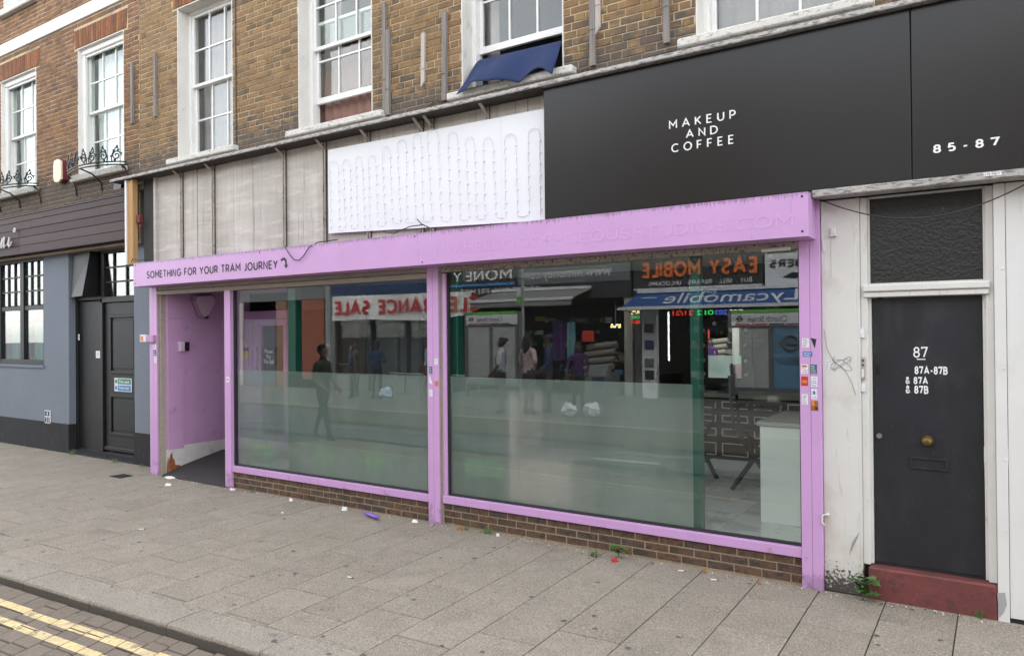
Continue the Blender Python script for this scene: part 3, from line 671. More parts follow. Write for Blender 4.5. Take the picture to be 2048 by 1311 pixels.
# battens nailed to the brickwork
for x, z0, z1, wd, mt, tl in ((-10.39, 5.22, 6.16, .05, 'grey_timber', 0), (-5.815, 4.49, 5.74, .045, 'grey_timber', 0), (-5.768, 4.46, 5.42, .05, 'grey_timber', .008), (-5.258, 4.71, 5.27, .05, 'pale_timber', .01), (-4.955, 4.48, 5.42, .055, 'grey_timber', .01),
                             (-3.18, 4.485, 5.6, .055, 'grey_timber', 0), (-3.128, 4.80, 5.6, .05, 'pale_timber', 0), (-2.45, 4.535, 5.6, .055, 'grey_timber', -.006)):
    d = .03 if mt == 'pale_timber' else .042; mb = MB()
    mb.raw([(x + sx * wd / 2 + (tl if zz == z1 else 0), yy, zz + (.03 * sx if zz == z0 and mt == 'pale_timber' else 0)) for zz in (z0, z1) for sx, yy in ((-1, WY - d), (1, WY - d), (1, WY + .005), (-1, WY + .005))], [(3, 2, 1, 0), (4, 5, 6, 7), (0, 1, 5, 4), (1, 2, 6, 5), (2, 3, 7, 6), (3, 0, 4, 7)])
    mb.box(x - wd / 2 - .003, x + wd / 2 + .003, WY - d - .006, WY - d - .0005, z0 + (z1 - z0) * .3, z0 + (z1 - z0) * .3 + .012)
    mb.build('timber_batten', m_[mt], house)
mb = MB(); mb.tube([(-8.52, WY - .015, 6.69), (-8.515, WY - .015, 5.5), (-8.52, WY - .015, 4.5)], .008, 5)
mb.tube([(-5.9, WY - .015, 4.36), (-5.6, WY - .015, 4.40), (-5.25, WY - .02, 4.43), (-5.1, WY - .02, 4.5), (-4.98, WY - .02, 4.48)], .005, 4)
mb.tube([(-3.4, WY - .03, 4.40), (-3.25, WY - .05, 4.46), (-3.1, WY - .03, 4.41), (-2.8, WY - .02, 4.44), (-2.4, WY - .02, 4.46)], .005, 4)
for k in range(5): mb.tube([(-3.42 + .05 * k, WY - .03, 4.34), (-3.36 + .05 * k, WY - .07, 4.43 + .01 * k), (-3.27 + .03 * k, WY - .04, 4.36)], .004, 4)
mb.build('cable', m_['black_cable'], house)

# exposed old fascia and its top gutter
fas = thing('old_fascia', 'weathered bare fascia boards with metal rails left of the black sign', 'fascia', (-7, .02, 3.02))
mb = MB(); mb.box(-10.12, 2.4, .045, .19, 3.0, 4.3); mb.build('backing', m_['room_dark'], fas)
rails = [-9.474, -8.756, -7.33, -6.62, -5.905, -5.135, -4.99, -4.272]
xs = [-10.1, -9.50, -9.14, -8.78, -8.35, -7.96, -7.36, -6.745, -6.64, -5.93, -5.16, -4.30, -3.81, -3.50]
for a, b in zip(xs, xs[1:]):
    dy = random.uniform(-.004, .006); mb = MB(); mb.cbox(a + .003, b - .003, .02 + dy, .044, 3.055, 4.255, .003); mb.build('fascia_board', m_['old_board'], fas)
for i, x in enumerate(rails):
    mb = MB(); mb.box(x - .022, x - .010, -.012, .018, 3.06, 4.25); mb.box(x + .010, x + .022, -.012, .018, 3.06, 4.25); mb.box(x - .022, x + .022, .004, .016, 3.06, 4.25)
    for k in range(5): mb.ball((x, -.004, 3.25 + k * .22), (.006, .006, .006), 0, 6, 4)
    mb.build('metal_rail', m_['rail_metal'], fas)
    mb = MB(); mb.raw([(x - .018, .0, 4.15), (x + .018, .0, 4.15), (x + .018, -.13, 4.25), (x - .018, -.13, 4.25), (x - .018, .0, 4.17), (x + .018, .0, 4.17), (x + .018, -.13, 4.263), (x - .018, -.13, 4.263)], [(0, 1, 2, 3), (7, 6, 5, 4), (0, 3, 7, 4), (1, 5, 6, 2), (2, 6, 7, 3), (0, 4, 5, 1)])
    mb.build('bracket', m_['rail_metal'], fas)
mb = MB(); mb.raw([(x, y, z) for x in (-10.98, 2.4) for y, z in ((-.185, 4.262), (-.19, 4.272), (-.185, 4.302), (.17, 4.37), (.195, 4.37), (.195, 4.275))], [(0, 1, 2, 3, 4, 5)[::-1], (6, 7, 8, 9, 10, 11)] + [(i, (i + 1) % 6, 6 + (i + 1) % 6, 6 + i) for i in range(6)])
mb.build('gutter', m_['gutter'], fas, recalc=True); mb = MB(); mb.box(-10.96, -3.55, -.172, .018, 4.255, 4.268); mb.build('gutter_shade_board', m_['shade_timber'], fas)  # dark board under the gutter, its colour stands in for the shadow there
mb = MB(); mb.box(-10.64, -10.60, -.155, -.10, 3.03, 4.258); mb.build('end_strip', m_['rail_white'], fas)
mb = MB(); mb.cbox(-10.595, -10.46, -.14, -.06, 3.03, 4.255, .004); mb.build('timber_post', m_['new_timber'], fas)
mb = MB(); mb.box(-10.46, -10.12, .03, .05, 3.03, 4.255); mb.build('dark_gap', m_['room_dark'], fas)
mb = MB(); mb.box(-10.13, -10.08, -.02, .05, 3.03, 4.255); mb.build('edge_rail', m_['old_board'], fas)
mb = MB(); mb.cbox(-10.44, -10.36, -.10, -.03, 3.62, 3.74, .01); mb.tube([(-10.4, -.06, 3.62), (-10.39, -.07, 3.55)], .02, 6); mb.build('rusty_fitting', m_['maroon'], fas)
mb = MB(); pts = [(-8.1, -.25, 3.03)]
for px_ in (((-7.02, -.255, 3.03), (-6.93, -.262, 2.93), (-6.85, -.262, 2.86), (-6.76, -.262, 2.85), (-6.68, -.262, 2.90), (-6.6, -.258, 2.99), (-6.52, -.2, 3.045), (-6.3, -.1, 3.07)), ((-5.6, -.1, 3.1), (-5.4, -.15, 3.06), (-5.2, -.12, 3.12), (-5.05, -.08, 3.13)), ((-10.4, -.2, 3.04), (-10.3, -.23, 3.09), (-10.2, -.2, 3.06), (-10.1, -.15, 3.08)), ((-5.15, -.06, 3.2), (-5.06, -.1, 3.14), (-4.9, -.12, 3.07))): mb = MB(); mb.tube(px_, .006, 5); mb.build('loose_cable', m_['black_cable'], fas)

# ------------------------------------------------------------------ white LED sign backing
led = thing('lightbox_panel', 'white stripped sign panel with strings of small LED modules', 'sign panel', (-5, -.03, 3.1))
def LX(x): return (x + 6.525) / (-3.605 + 6.525)
for a, b, nm in ((-6.525, -4.088, 'panel'), (-4.084, -3.56, 'panel')):
    z0a, z0b = 3.165 - .115 * LX(a), 3.165 - .115 * LX(b); z1a, z1b = 4.134 - .03 * LX(a), 4.134 - .03 * LX(b); dy = 0 if a < -5 else -.004
    mb = MB(); mb.prism([(a, z0a), (b, z0b), (b, z1b), (a, z1a)], -.03 + dy, -.018 + dy); mb.build(nm, m_['led_white'], led)
LEDS = [(-6.489, 3.975, -6.472, 3.188), (-6.345, 3.956, -6.338, 3.188), (-6.27, 3.968, -6.245, 3.191), (-6.158, 3.942, -6.147, 3.194), (-6.07, 3.977, -6.048, 3.196), (-5.966, 3.937, -5.936, 3.165), (-5.871, 3.956, -5.857, 3.169), (-5.755, 3.951, -5.741, 3.191), (-5.656, 3.906, -5.627, 3.181), (-5.548, 4.026, -5.523, 3.203), (-5.437, 4.01, -5.407, 3.182), (-5.313, 4.064, -5.317, 3.185), (-5.213, 4.089, -5.189, 3.183), (-5.102, 4.092, -5.083, 3.18), (-5.016, 4.109, -4.961, 3.17), (-4.874, 4.097, -4.841, 3.16), (-4.741, 4.037, -4.721, 3.15), (-4.618, 3.998, -4.593, 3.15), (-4.516, 3.953, -4.481, 3.14), (-4.406, 3.918, -4.388, 3.14), (-4.298, 3.911, -4.28, 3.13), (-4.182, 3.893, -4.153, 3.13), (-4.039, 3.909, -4.031, 3.12), (-3.91, 3.908, -3.895, 3.12), (-3.768, 3.922, -3.765, 3.12), (-3.64, 3.91, -3.64, 3.11)]
for i in range(0, len(LEDS), 2):
    a, b = LEDS[i], LEDS[i + 1]; mb = MB(); y = -.041; pts = []
    for k in range(9): pts.append((a[2] + (a[0] - a[2]) * k / 8 + random.uniform(-.006, .006), y, a[3] + (a[1] - .05 - a[3]) * k / 8))
    zt = max(a[1], b[1]); pts += [(a[0] + .01, y - .004, zt - .01), ((a[0] * 2 + b[0]) / 3, y - .006, zt + .012), ((a[0] + 2 * b[0]) / 3, y - .006, zt + .012), (b[0] - .01, y - .004, zt - .01)]
    for k in range(9): pts.append((b[0] + (b[2] - b[0]) * k / 8 + random.uniform(-.006, .006), y, b[1] - .05 + (b[3] - b[1] + .05) * k / 8))
    if i + 2 < len(LEDS): c = LEDS[i + 2]; pts += [((b[2] + c[2]) / 2, y, b[3] - .015), (c[2] - .02, y, c[3] - .003)]
    mb.tube(pts, .0026, 4, 0)
    for e in (a, b):
        for k in range(7):
            t = (k + .6 + random.uniform(-.1, .1)) / 7; x = e[0] + (e[2] - e[0]) * t; z = e[1] - .04 + (e[3] - e[1] + .04) * t
            mb.cbox(x - .009, x + .009, y - .004, y + .010, z - .012, z + .012, .003, 1)
    mb.build('led_string', [m_['led_wire'], m_['led_cap']], led)

# ------------------------------------------------------------------ black sign
sg = thing('shop_sign', 'large black fascia sign reading MAKEUP AND COFFEE 85-87 in white', 'shop sign', (-1.5, -.12, 3.04))
for a, b in ((-3.545, -.528), (-.524, 1.9)):
    mb = MB(); mb.cbox(a, b, -.12, -.06, 3.045, 4.258, .004); mb.build('panel', m_['black_panel'], sg)
stroke_text('MAKEUP', -2.318, -1.76, 3.684, 3.757, -.1205, m_['letter_white'], sg, depth=.008, pen=.15, gap=.62, split='letter')
stroke_text('AND', -2.173, -1.906, 3.586, 3.657, -.1205, m_['letter_white'], sg, depth=.008, pen=.15, gap=.62, split='letter')
stroke_text('COFFEE', -2.30, -1.78, 3.486, 3.558, -.1205, m_['letter_white'], sg, depth=.008, pen=.15, gap=.62, split='letter')
stroke_text('85-87', -.395, -.006, 3.212, 3.271, -.1205, m_['letter_white'], sg, depth=.008, pen=.22, gap=.62, split='digit')
mb = MB(); mb.cbox(-1.19, 1.9, -.145, .02, 2.99, 3.043, .006); mb.cbox(-3.55, -1.19, -.10, -.0, 3.0, 3.043, .004); mb.build('ledge', m_['rail_white'] if 0 else m_['gutter'], sg)
mb = MB(); mb.box(-.10, .0, -.148, -.1455, 3.012, 3.035); mb.build('maker_sticker', m_['sticker_white'], sg)
text('J-D Signs', -.095, -.01, 3.017, 3.031, -.1482, m_['letter_black'], sg, depth=.0005)

# ================================================================== LILAC SHOPFRONT
sf = thing('shopfront', 'lilac painted shopfront with two large half frosted windows', 'shopfront', (-5.7, 0, 0))
P = m_['purple']
def post(x0, x1, z1, seams=(), y0=0., y1=.12, label=None):
    mb = MB(); xs_ = [x0, *seams, x1]
    for a, b in zip(xs_, xs_[1:]): mb.cbox(a + (.0008 if a != x0 else 0), b - (.0008 if b != x1 else 0), y0, y1, -.01, z1, .003)
    o = mb.build('post', P, sf); return o
post(-10.282, -10.10, 2.69, (-10.19,)); post(-8.54, -8.415, 2.585); post(-5.078, -4.925, 2.69, (-5.0,)); post(-1.322, -1.168, 2.99, (-1.243,))
mb = MB(); mb.box(-10.315, -10.283, .02, .3, 0, 2.68); mb.build('plaster_edge', m_['reveal'], sf)
for tx0, tx1, ty in ((-10.098, -10.085, .02), (-10.078, -10.045, .03), (-4.923, -4.912, .015), (-4.906, -4.897, .02)):
    mb = MB(); mb.box(tx0, tx1, ty, .1, 0, 2.69); mb.build('shutter_track', m_['shutter'], sf)
# beam
BX0, BX1 = -10.27, -1.196
mb = MB()
for a, b in ((BX0, -4.985), (-4.983, BX1)):
    mb.raw([(a, -.24, 2.692), (b, -.24, 2.692), (b, -.24, 3.022), (a, -.24, 3.022), (a, .0, 2.688), (b, .0, 2.688), (b, 0, 3.03), (a, 0, 3.03)], [(0, 1, 2, 3), (3, 2, 6, 7), (0, 3, 7, 4), (1, 5, 6, 2), (4, 5, 1, 0), (7, 6, 5, 4)])
mb.build('fascia_beam', m_['purple_wear'], sf)
mb = MB()
for x, z in ((-1.24, 2.99), (-1.24, 2.73), (-10.22, 2.99), (-10.22, 2.73), (-5.03, 2.99), (-4.93, 2.72), (-7.5, 2.99)): mb.ball((x, -.241, z), (.009, .004, .009), 0, 8, 5)
mb.build('screw', m_['black_plinth'], sf)
stroke_text('SOMETHING FOR YOUR TRAM JOURNEY', -9.93, -7.165, 2.783, 2.896, -.2405, m_['letter_black'], sf, depth=.001, pen=.22, gap=.16, tilt=-.010, split='letter')
mb = MB(); arc = [(-7.10 + .075 * (1 - math.cos(t)) * 0.9, -.2412, 2.845 + .045 * math.sin(t)) for t in [math.pi * .0 + k * .2 for k in range(0, 13)]]
pts = [(-7.105, 2.868), (-7.085, 2.882), (-7.06, 2.888), (-7.03, 2.878), (-7.015, 2.85), (-7.015, 2.81)]
for (a, b), (c, d) in zip(pts, pts[1:]):
    e = Vector((c - a, d - b)).normalized() * .016; mb.poly([(a + e.y, -.2415, b - e.x), (c + e.y, -.2415, d - e.x), (c - e.y, -.2415, d + e.x), (a - e.y, -.2415, b + e.x)])
mb.poly([(-7.055, -.2415, 2.812), (-7.015, -.2415, 2.768), (-6.975, -.2415, 2.812)]); mb.build('arrow', m_['letter_black'], sf)
stroke_text('WWW.HELLOGOR-GEOUSSTUDIOS.COM', -5.0, -1.30, 2.785, 2.90, -.2402, m_['purple_ghost'], sf, name='faded_lettering', depth=.001, pen=.15, gap=.14, tilt=-.02)
# window bays: cill rail, mullion edges, glass, film, riser
for bx0, bx1, gx0, gx1, zt, film_x1 in ((-8.415, -5.078, -8.44, -5.125, 2.575, -5.12), (-4.897, -1.322, -4.845, -1.325, 2.62, -2.215)):
    z0 = .212 if bx0 < -6 else .225
    mb = MB(); mb.cbox(bx0, bx1, .012, .11, z0, z0 + .078, .004); mb.build('cill_rail', P, sf)
    mb = MB(); mb.box(bx0, bx1, .055, .10, z0 + .0785, z0 + .097); mb.build('glazing_seal', m_['dark_seal'], sf)
    if bx0 > -6:
        mb = MB(); mb.cbox(bx0, bx0 + .048, .03, .11, z0 + .079, 2.62, .003); mb.build('mullion', P, sf)
        mb = MB(); mb.box(bx0 + .049, bx0 + .063, .05, .10, z0 + .097, 2.62); mb.box(-1.338, -1.3225, .05, .1, z0 + .097, 2.62); mb.build('edge_seal', m_['dark_seal'], sf)
    else:
        mb = MB(); mb.box(bx0 + .0005, bx0 + .016, .05, .1, z0 + .097, 2.58); mb.build('edge_seal', m_['dark_seal'], sf)
    mb = MB(); mb.box(bx0 + .01, bx1 - .01, .070, .078, z0 + .085, 2.68); mb.build('shop_window_pane', m_['shop_glass'], sf)
    mb = MB(); mb.box(bx0 + .05, film_x1, .0795, .0801, z0 + .10, 1.541); mb.build('frosted_film', m_['film'], sf)
    # dwarf wall of brick
    rz0 = .004
    mb = MB(); mb.box(bx0 - .04, bx1 + .03, .04, .22, -.02, z0); r = mb.build('dwarf_wall', m_['riser_mortar'], sf)
    bl = lay_bricks(bx0, bx1, z0 - .07 * (3 if bx0 < -6 else 4) + .0, z0, [], .07, .2255, 'stretcher', .010)
    bl = [(a, b, max(c, -.01), d) for a, b, c, d in bl if d > .015]
    pr = brick_proto('riser_brick', m_['riser_brick'])
    for a, b, c, d in bl: inst('brick', random.choice(pr), r, ((a + b) / 2, .042 - random.uniform(0, .003), (c + d) / 2), ((b - a) / .2165, 1, (d - c) / .066), None)
# shutter boxes under the beam
mb = MB(); mb.cbox(-10.098, -5.078, -.005, .05, 2.575, 2.632, .006); mb.cbox(-10.098, -5.078, .012, .05, 2.638, 2.688, .004); mb.build('roller_shutter', m_['shutter'], sf)
mb = MB(); mb.cbox(-4.923, -1.322, .0, .06, 2.628, 2.688, .005); mb.build('soffit_board', m_['soffit'], sf)
mb = MB(); mb.tube([(-1.60, -.01, 2.63), (-1.38, -.01, 2.632)], .014, 8); mb.build('tube_lamp', m_['reveal'], sf)
for x0, x1 in ((-2.25, -2.168), (-4.94, -4.775), (-7.445, -7.30)):
    mb = MB(); mb.cbox(x0, x1, .13, .24, .24, 2.68, .006); mb.build('green_post', m_['green_post'], sf)
# stickers
def sticker(x0, x1, z0, z1, y, base, extra=(), parent=sf, label=None):
    mb = MB(); mb.box(x0, x1, y - .0012, y, z0, z1); o = mb.build('sticker', m_[base], parent)
    if label: o['label'] = label
    for kx0, kx1, kz0, kz1, c in extra:
        e = MB(); e.box(x0 + (x1 - x0) * kx0, x0 + (x1 - x0) * kx1, y - .0018, y - .0014, z0 + (z1 - z0) * kz0, z0 + (z1 - z0) * kz1); e.build('print', m_[c], o)
ln = lambda c, n=4: [(.12, .6 + .25 * random.random(), (k + .5) / (n + .5), (k + .75) / (n + .5), c) for k in range(n)]
sticker(-1.302, -1.252, 1.862, 1.930, 0, 'sticker_white', ln('letter_black', 5)); 
o = MB(); o.prism([(-1.240, 1.935), (-1.197, 1.925), (-1.210, 1.855)], -.0014, -.0002); o.build('sticker', m_['letter_black'], sf)
sticker(-1.299, -1.228, 1.790, 1.830, 0, 'sign_blue', ln('sticker_white', 2)); sticker(-1.312, -1.262, 1.660, 1.730, 0, 'sticker_white', [(.1, .9, .7, .9, 'sign_orange')] + ln('sign_red', 4))
sticker(-1.246, -1.196, 1.658, 1.730, 0, 'sign_teal', ln('sticker_white', 4)); sticker(-1.312, -1.262, 1.565, 1.637, 0, 'sign_red', [(.15, .85, .3, .6, 'sign_orange')])
sticker(-1.243, -1.193, 1.560, 1.637, 0, 'sticker_white', ln('sign_teal', 4)); sticker(-1.240, -1.197, 1.466, 1.542, 0, 'sticker_white', [(.3, .7, .5, .8, 'sign_blue')] + ln('wire_grey', 3)); sticker(-1.309, -1.265, 1.418, 1.50, 0, 'sticker_white', ln('letter_black', 6)); sticker(-1.241, -1.190, 1.376, 1.452, 0, 'sticker_brown', [(.0, .5, .5, 1, 'sign_orange'), (.55, .95, .1, .4, 'letter_black')])
sticker(-4.98, -4.935, 1.665, 1.732, 0, 'sticker_white', ln('wire_grey', 4)); sticker(-5.055, -5.01, 1.57, 1.645, 0, 'sign_teal', ln('sticker_white', 4)); o = MB(); o.prism([(-5.05, 1.555), (-5.005, 1.46), (-5.055, 1.47)], -.0014, -.0002); o.build('sticker', m_['sticker_white'], sf)
sticker(-4.977, -4.93, 1.44, 1.495, 0, 'sign_orange', ln('sticker_brown', 3)); sticker(-5.057, -5.008, 1.33, 1.405, 0, 'sticker_white', ln('wire_grey', 5))
sticker(-10.20, -10.12, 1.80, 1.87, 0, 'sticker_white', ln('letter_black', 3)); sticker(-10.185, -10.115, 1.715, 1.785, 0, 'sign_teal', ln('sticker_white', 2)); sticker(-10.165, -10.11, 1.60, 1.69, 0, 'sticker_white', ln('wire_grey', 4)); sticker(-8.50, -8.44, 1.38, 1.45, 0, 'sticker_white', [(.35, .65, .3, .7, 'letter_black')])
# lobby
mb = MB(); mb.box(-10.30, -10.0, .34, 1.5, -.05, 2.75); mb.box(-10.30, -10.0, .335, .34, -.05, .0); mb.build('lobby_wall', m_['purple_wall'], sf)
for a, b, z0, z1 in ((.345, .96, .40, 1.667), (.345, .96, 1.67, 2.74), (.964, 1.4, .4, 2.74)):
    mb = MB(); mb.box(-10.0, -9.992, a, b, z0, z1); mb.build('wall_panel', m_['purple_wall'], sf)
for z0, z1 in ((.36, 2.233), (2.237, 2.74)):
    mb = MB(); mb.box(-10.045, -9.983, .10, .342, z0, z1); mb.build('pier_panel', m_['purple_wall'], sf)
mb = MB(); mb.box(-10.046, -9.985, .10, .340, -.02, .358); mb.build('pier_base', m_['marble_wall'], sf)
mb = MB(); rs = [(-9.9842, .10, 0), (-9.9842, .30, .09), (-9.9842, .27, .12), (-9.9842, .2, .13), (-9.9842, .19, .2), (-9.9842, .16, .24), (-9.9842, .155, .33), (-9.9842, .12, .28), (-9.9842, .1, .2)]; mb.poly([(x + .0012, y, z) for x, y, z in rs]); mb.poly([(-10.04, .0985, 0), (-9.984, .0985, 0), (-9.984, .0985, .22), (-10.0, .0985, .27), (-10.02, .0985, .16)]); mb.build('bare_patch', m_['rust'], sf)
for a, b in ((.345, .78), (.783, 1.4)):
    mb = MB(); mb.cbox(-10.0, -9.985, a, b, -.02, .398, .003); mb.build('marble_skirting', m_['marble_wall'], sf)
mb = MB(); mb.raw([(x, y, z) for x in (-10.0, -8.45) for y, z in ((-.01, .005), (.34, .115), (.96, .245), (1.5, .25), (1.5, -.05), (-.01, -.05))], [(0, 1, 2, 3, 4, 5), (11, 10, 9, 8, 7, 6)] + [(i + 6, (i + 1) % 6 + 6, (i + 1) % 6, i) for i in range(6)]); mb.build('ramp_mat', m_['mat_floor'], sf)
mb = MB(); mb.box(-10.1, -8.45, .12, 1.5, 2.74, 2.78); mb.build('lobby_ceiling', m_['purple_wall'], sf)
# inner glazed door of the lobby
dr = MB(); DY = 1.38
for a, b in ((-10.0, -9.90), (-8.98, -8.86)): dr.cbox(a, b, DY, DY + .08, .24, 2.36, .004)
dr.cbox(-9.90, -8.98, DY, DY + .08, 2.23, 2.36, .004); dr.cbox(-9.9, -8.98, DY, DY + .06, 2.64, 2.70, .004)
dfr = dr.build('entrance_frame', P, sf)
for a, b in ((-9.895, -9.70), (-9.69, -8.985)):
    mb = MB(); s_ = .09
    for p, q, r_, t in ((a, a + s_, .25, 2.225), (b - s_, b, .25, 2.225), (a + s_, b - s_, .25, .45), (a + s_, b - s_, 2.135, 2.225)):
        if q > p: mb.cbox(p, q, DY + .01, DY + .06, r_, t, .004)
    d_ = mb.build('glazed_door', P, dfr)
mb = MB(); mb.box(-9.6, -9.08, DY + .03, DY + .036, .45, 2.135); mb.build('door_pane', m_['glass'], dfr)
mb = MB(); mb.tube([(-9.66, DY - .0, 1.45), (-9.66, DY - .03, 1.5), (-9.66, DY - .03, 1.75), (-9.66, DY, 1.8)], .012, 6); mb.build('door_handle', m_['chrome'], dfr)
mb = MB(); mb.box(-9.53, -9.26, DY - .002, DY, 1.52, 1.80); pb = mb.build('notice', m_['letter_black'], dfr)
text('Please\nPay\nThe Bill', -9.51, -9.28, 1.55, 1.77, DY - .003, m_['letter_white'], pb, depth=.0005)
mb = MB(); mb.box(-10.12, -9.88, DY - .004, DY - .002, 1.62, 1.74); mb.box(-10.12, -9.88, DY - .004, DY - .002, 1.745, 1.79, 1); mb.build('alarm_notice', [m_['sign_yellow'], m_['letter_black']], dfr)

# alarm box, keypad, cctv sign bracket
mb = MB(); hexa = [(-.19, .16), (.12, .19), (.17, .14), (.17, .06), (.03, -.17), (-.04, -.19), (-.10, -.16), (-.2, .08)]
n = len(hexa); v = [(0, y, z) for y, z in hexa] + [(.06, y, z) for y, z in hexa] + [(.10, y * .82, z * .82) for y, z in hexa]
mb.raw(v, [tuple(range(n))[::-1], tuple(range(2 * n, 3 * n))] + [(k * n + i, k * n + (i + 1) % n, (k + 1) * n + (i + 1) % n, (k + 1) * n + i) for k in (0, 1) for i in range(n)])
mb.m = [0 if i == 1 else 1 for i in range(len(mb.f))]
o = solo(mb, 'alarm_box', [m_['alarm_plastic'], m_['alarm_edge']], 'lilac overspray burglar alarm box high on the entrance wall', 'alarm box', recalc=True); o.location = (-9.992, .66, 2.43)
mb = MB(); mb.cbox(.0, .05, -.05, .02, -.05, .0, .01); mb.build('strobe', m_['dark_seal'], o, local=True).location = (.035, .03, -.14)
ip = thing('intercom', 'small lilac and black entry intercom on the lobby wall corner', 'intercom', (-9.985, .33, 1.82))
mb = MB(); mb.cbox(-9.985, -9.935, .255, .335, 1.765, 1.905, .006); mb.build('housing', m_['alarm_plastic'], ip)
mb = MB(); mb.cbox(-9.983, -9.955, .337, .42, 1.77, 1.90, .004); mb.build('keypad', m_['black_wood'], ip)
cs = thing('bracket_sign', 'small lilac box with a white warning plate on the left post', 'sign', (-10.29, -.01, 1.97))
mb = MB(); mb.cbox(-10.30, -10.115, -.05, -.001, 1.90, 2.005, .006); mb.build('box', m_['purple_wall'], cs)
mb = MB(); mb.cbox(-10.47, -10.305, -.04, -.02, 1.905, 2.01, .006); pl_ = mb.build('plate', m_['sticker_white'], cs); mb = MB(); mb.box(-10.45, -10.38, -.0415, -.0405, 1.92, 1.99); mb.build('print', m_['sign_orange'], pl_)

# ================================================================== DOOR 87 AND WHITE BOARDING
pil = thing('pilaster', 'grimy white rendered pilaster between the lilac post and door 87', 'pilaster', (-1.02, .05, 0))
mb = MB(); mb.cbox(-1.166, -.918, .045, .3, 0, 2.985, .004); mb.box(-.9175, -.895, .05, .3, 0, 2.985); mb.build('render', m_['white_old'], pil)
mb = MB(); mb.cbox(-1.095, -1.055, .02, .044, 2.72, 2.775, .006); mb.cbox(-1.10, -1.05, .015, .044, 2.705, 2.722, .004); mb.build('bell_box', m_['white_frame'], pil)
mb = MB(); mb.tube([(-1.160, .04, 2.98), (-1.155, .04, 2.85), (-1.158, .04, 2.72), (-1.145, .04, 2.60)], .008, 5); mb.tube([(-1.09, .043, 2.70), (-1.09, .043, 2.4), (-1.13, .043, 2.36)], .003, 4); mb.build('painted_cable', m_['white_old'], pil)
mb = MB(); c = (-1.035, 1.735)
pts = [(c[0] + .06 * math.cos(t) * (1 + .35 * math.sin(3.1 * t)), .0435, c[1] + .045 * math.sin(t * 1.3) * (1 + .3 * math.cos(2 * t))) for t in [k * .3 for k in range(60)]]
mb.tube(pts, .0015, 4); mb.tube([(-1.15, .0435, 2.0), (-1.13, .0435, 1.85), (-1.09, .0435, 1.77), (-1.0, .0435, 1.68), (-.96, .0435, 1.6), (-.93, .0435, 1.5)], .0018, 4)
mb.build('graffiti', m_['graffiti'], pil); mb = MB()
for k in range(5): mb.tube([(-.985 + .012 * k, .0435, .30 + .03 * k), (-.965 + .012 * k, .0435, .40 + .02 * k)], .0015, 4)
mb.build('graffiti', m_['graffiti'], pil)
sticker(-1.148, -1.108, 1.69, 1.76, .0445, 'sticker_white', ln('wire_grey', 5), pil)
hk = thing('wall_hook', 'small cream metal loop sticking out beside the lilac post', 'hook', (-1.15, 0, .55))
mb = MB(); mb.tube([(-1.14, .045, .59), (-1.14, .0, .59), (-1.165, -.01, .585), (-1.17, -.012, .53), (-1.15, -.01, .51)], .006, 6); mb.ball((-1.138, .03, .585), (.014, .02, .012)); mb.build('loop', m_['white_frame'], hk)

dw = thing('doorway', 'white framed doorway with a charcoal door numbered 87 and red step', 'doorway', (-.47, .1, 0))
mb = MB()
for a, b in ((-.894, -.846), (-.100, -.052)): mb.cbox(a, b, .065, .28, 0.24, 2.985, .004)
mb.box(-.846, -.826, .10, .28, .245, 2.24); mb.box(-.12, -.1, .10, .28, .245, 2.24)
mb.box(-.846, -.1, .1, .28, 2.975, 2.99); mb.build('frame', m_['white_frame'], dw)
mb = MB(); mb.cbox(-.875, -.075, .03, .2, 2.275, 2.325, .008); mb.cbox(-.87, -.08, .045, .2, 2.235, 2.272, .004); mb.build('transom_bar', m_['white_frame'], dw)
mb = MB(); mb.cbox(-.845, -.101, .12, .135, 2.327, 2.974, .002); tr = mb.build('transom_pane', m_['wired'], dw)
mb = MB(); 
for a, b, c, d in ((-.845, -.832, 2.327, 2.974), (-.114, -.101, 2.327, 2.974), (-.832, -.114, 2.327, 2.34)): mb.box(a, b, .105, .119, c, d)
mb.build('putty', m_['white_frame'], tr)
mb = MB(); mb.cbox(-.822, -.124, .122, .17, .255, 2.228, .003); door = mb.build('door', m_['door_paint'], dw)
mb = MB(); mb.box(-.826, -.12, .124, .26, .2, .254); mb.build('threshold', m_['letter_black'], dw)
mb = MB(); mb.cbox(-.855, -.052, .022, .3, -.02, .236, .012); mb.build('step', m_['step_red'], dw)
for body, x0, x1, z0, z1, wt in (('87', -.553, -.458, 1.787, 1.866, .0), ('87A-87B', -.546, -.337, 1.666, 1.727, .02), ('& 87A', -.605, -.461, 1.593, 1.649, .02), ('& 87B', -.605, -.459, 1.524, 1.583, .02)):
    stroke_text(body, x0, x1, z0, z1, .1215, m_['letter_white'], door, split='digit', depth=.002, pen=.15 if body == '87' else .25, gap=.14)
mb = MB(); mb.box(-.53, -.475, .118, .1215, 1.772, 1.779); mb.build('underline', m_['letter_white'], door)
mb = MB(); prof = [(0, .04), (.006, .04), (.012, .02), (.025, .018), (.035, .03), (.05, .034), (.06, .026), (.064, 0.001)]
nn = 20; v = [(-.468 + r_ * math.cos(2 * math.pi * k / nn), .1215 - d, 1.185 + r_ * math.sin(2 * math.pi * k / nn)) for d, r_ in prof for k in range(nn)]
mb.raw(v, [(j * nn + k, j * nn + (k + 1) % nn, (j + 1) * nn + (k + 1) % nn, (j + 1) * nn + k) for j in range(len(prof) - 1) for k in range(nn)]); mb.build('knob', m_['brass'], door, smooth=True)
mb = MB(); mb.tube([(-.783, .1215, 1.20), (-.783, .110, 1.20)], .02, 14); mb.tube([(-.783, .110, 1.20), (-.783, .107, 1.20)], .011, 10); mb.build('lock', m_['chrome'], door)
mb = MB()
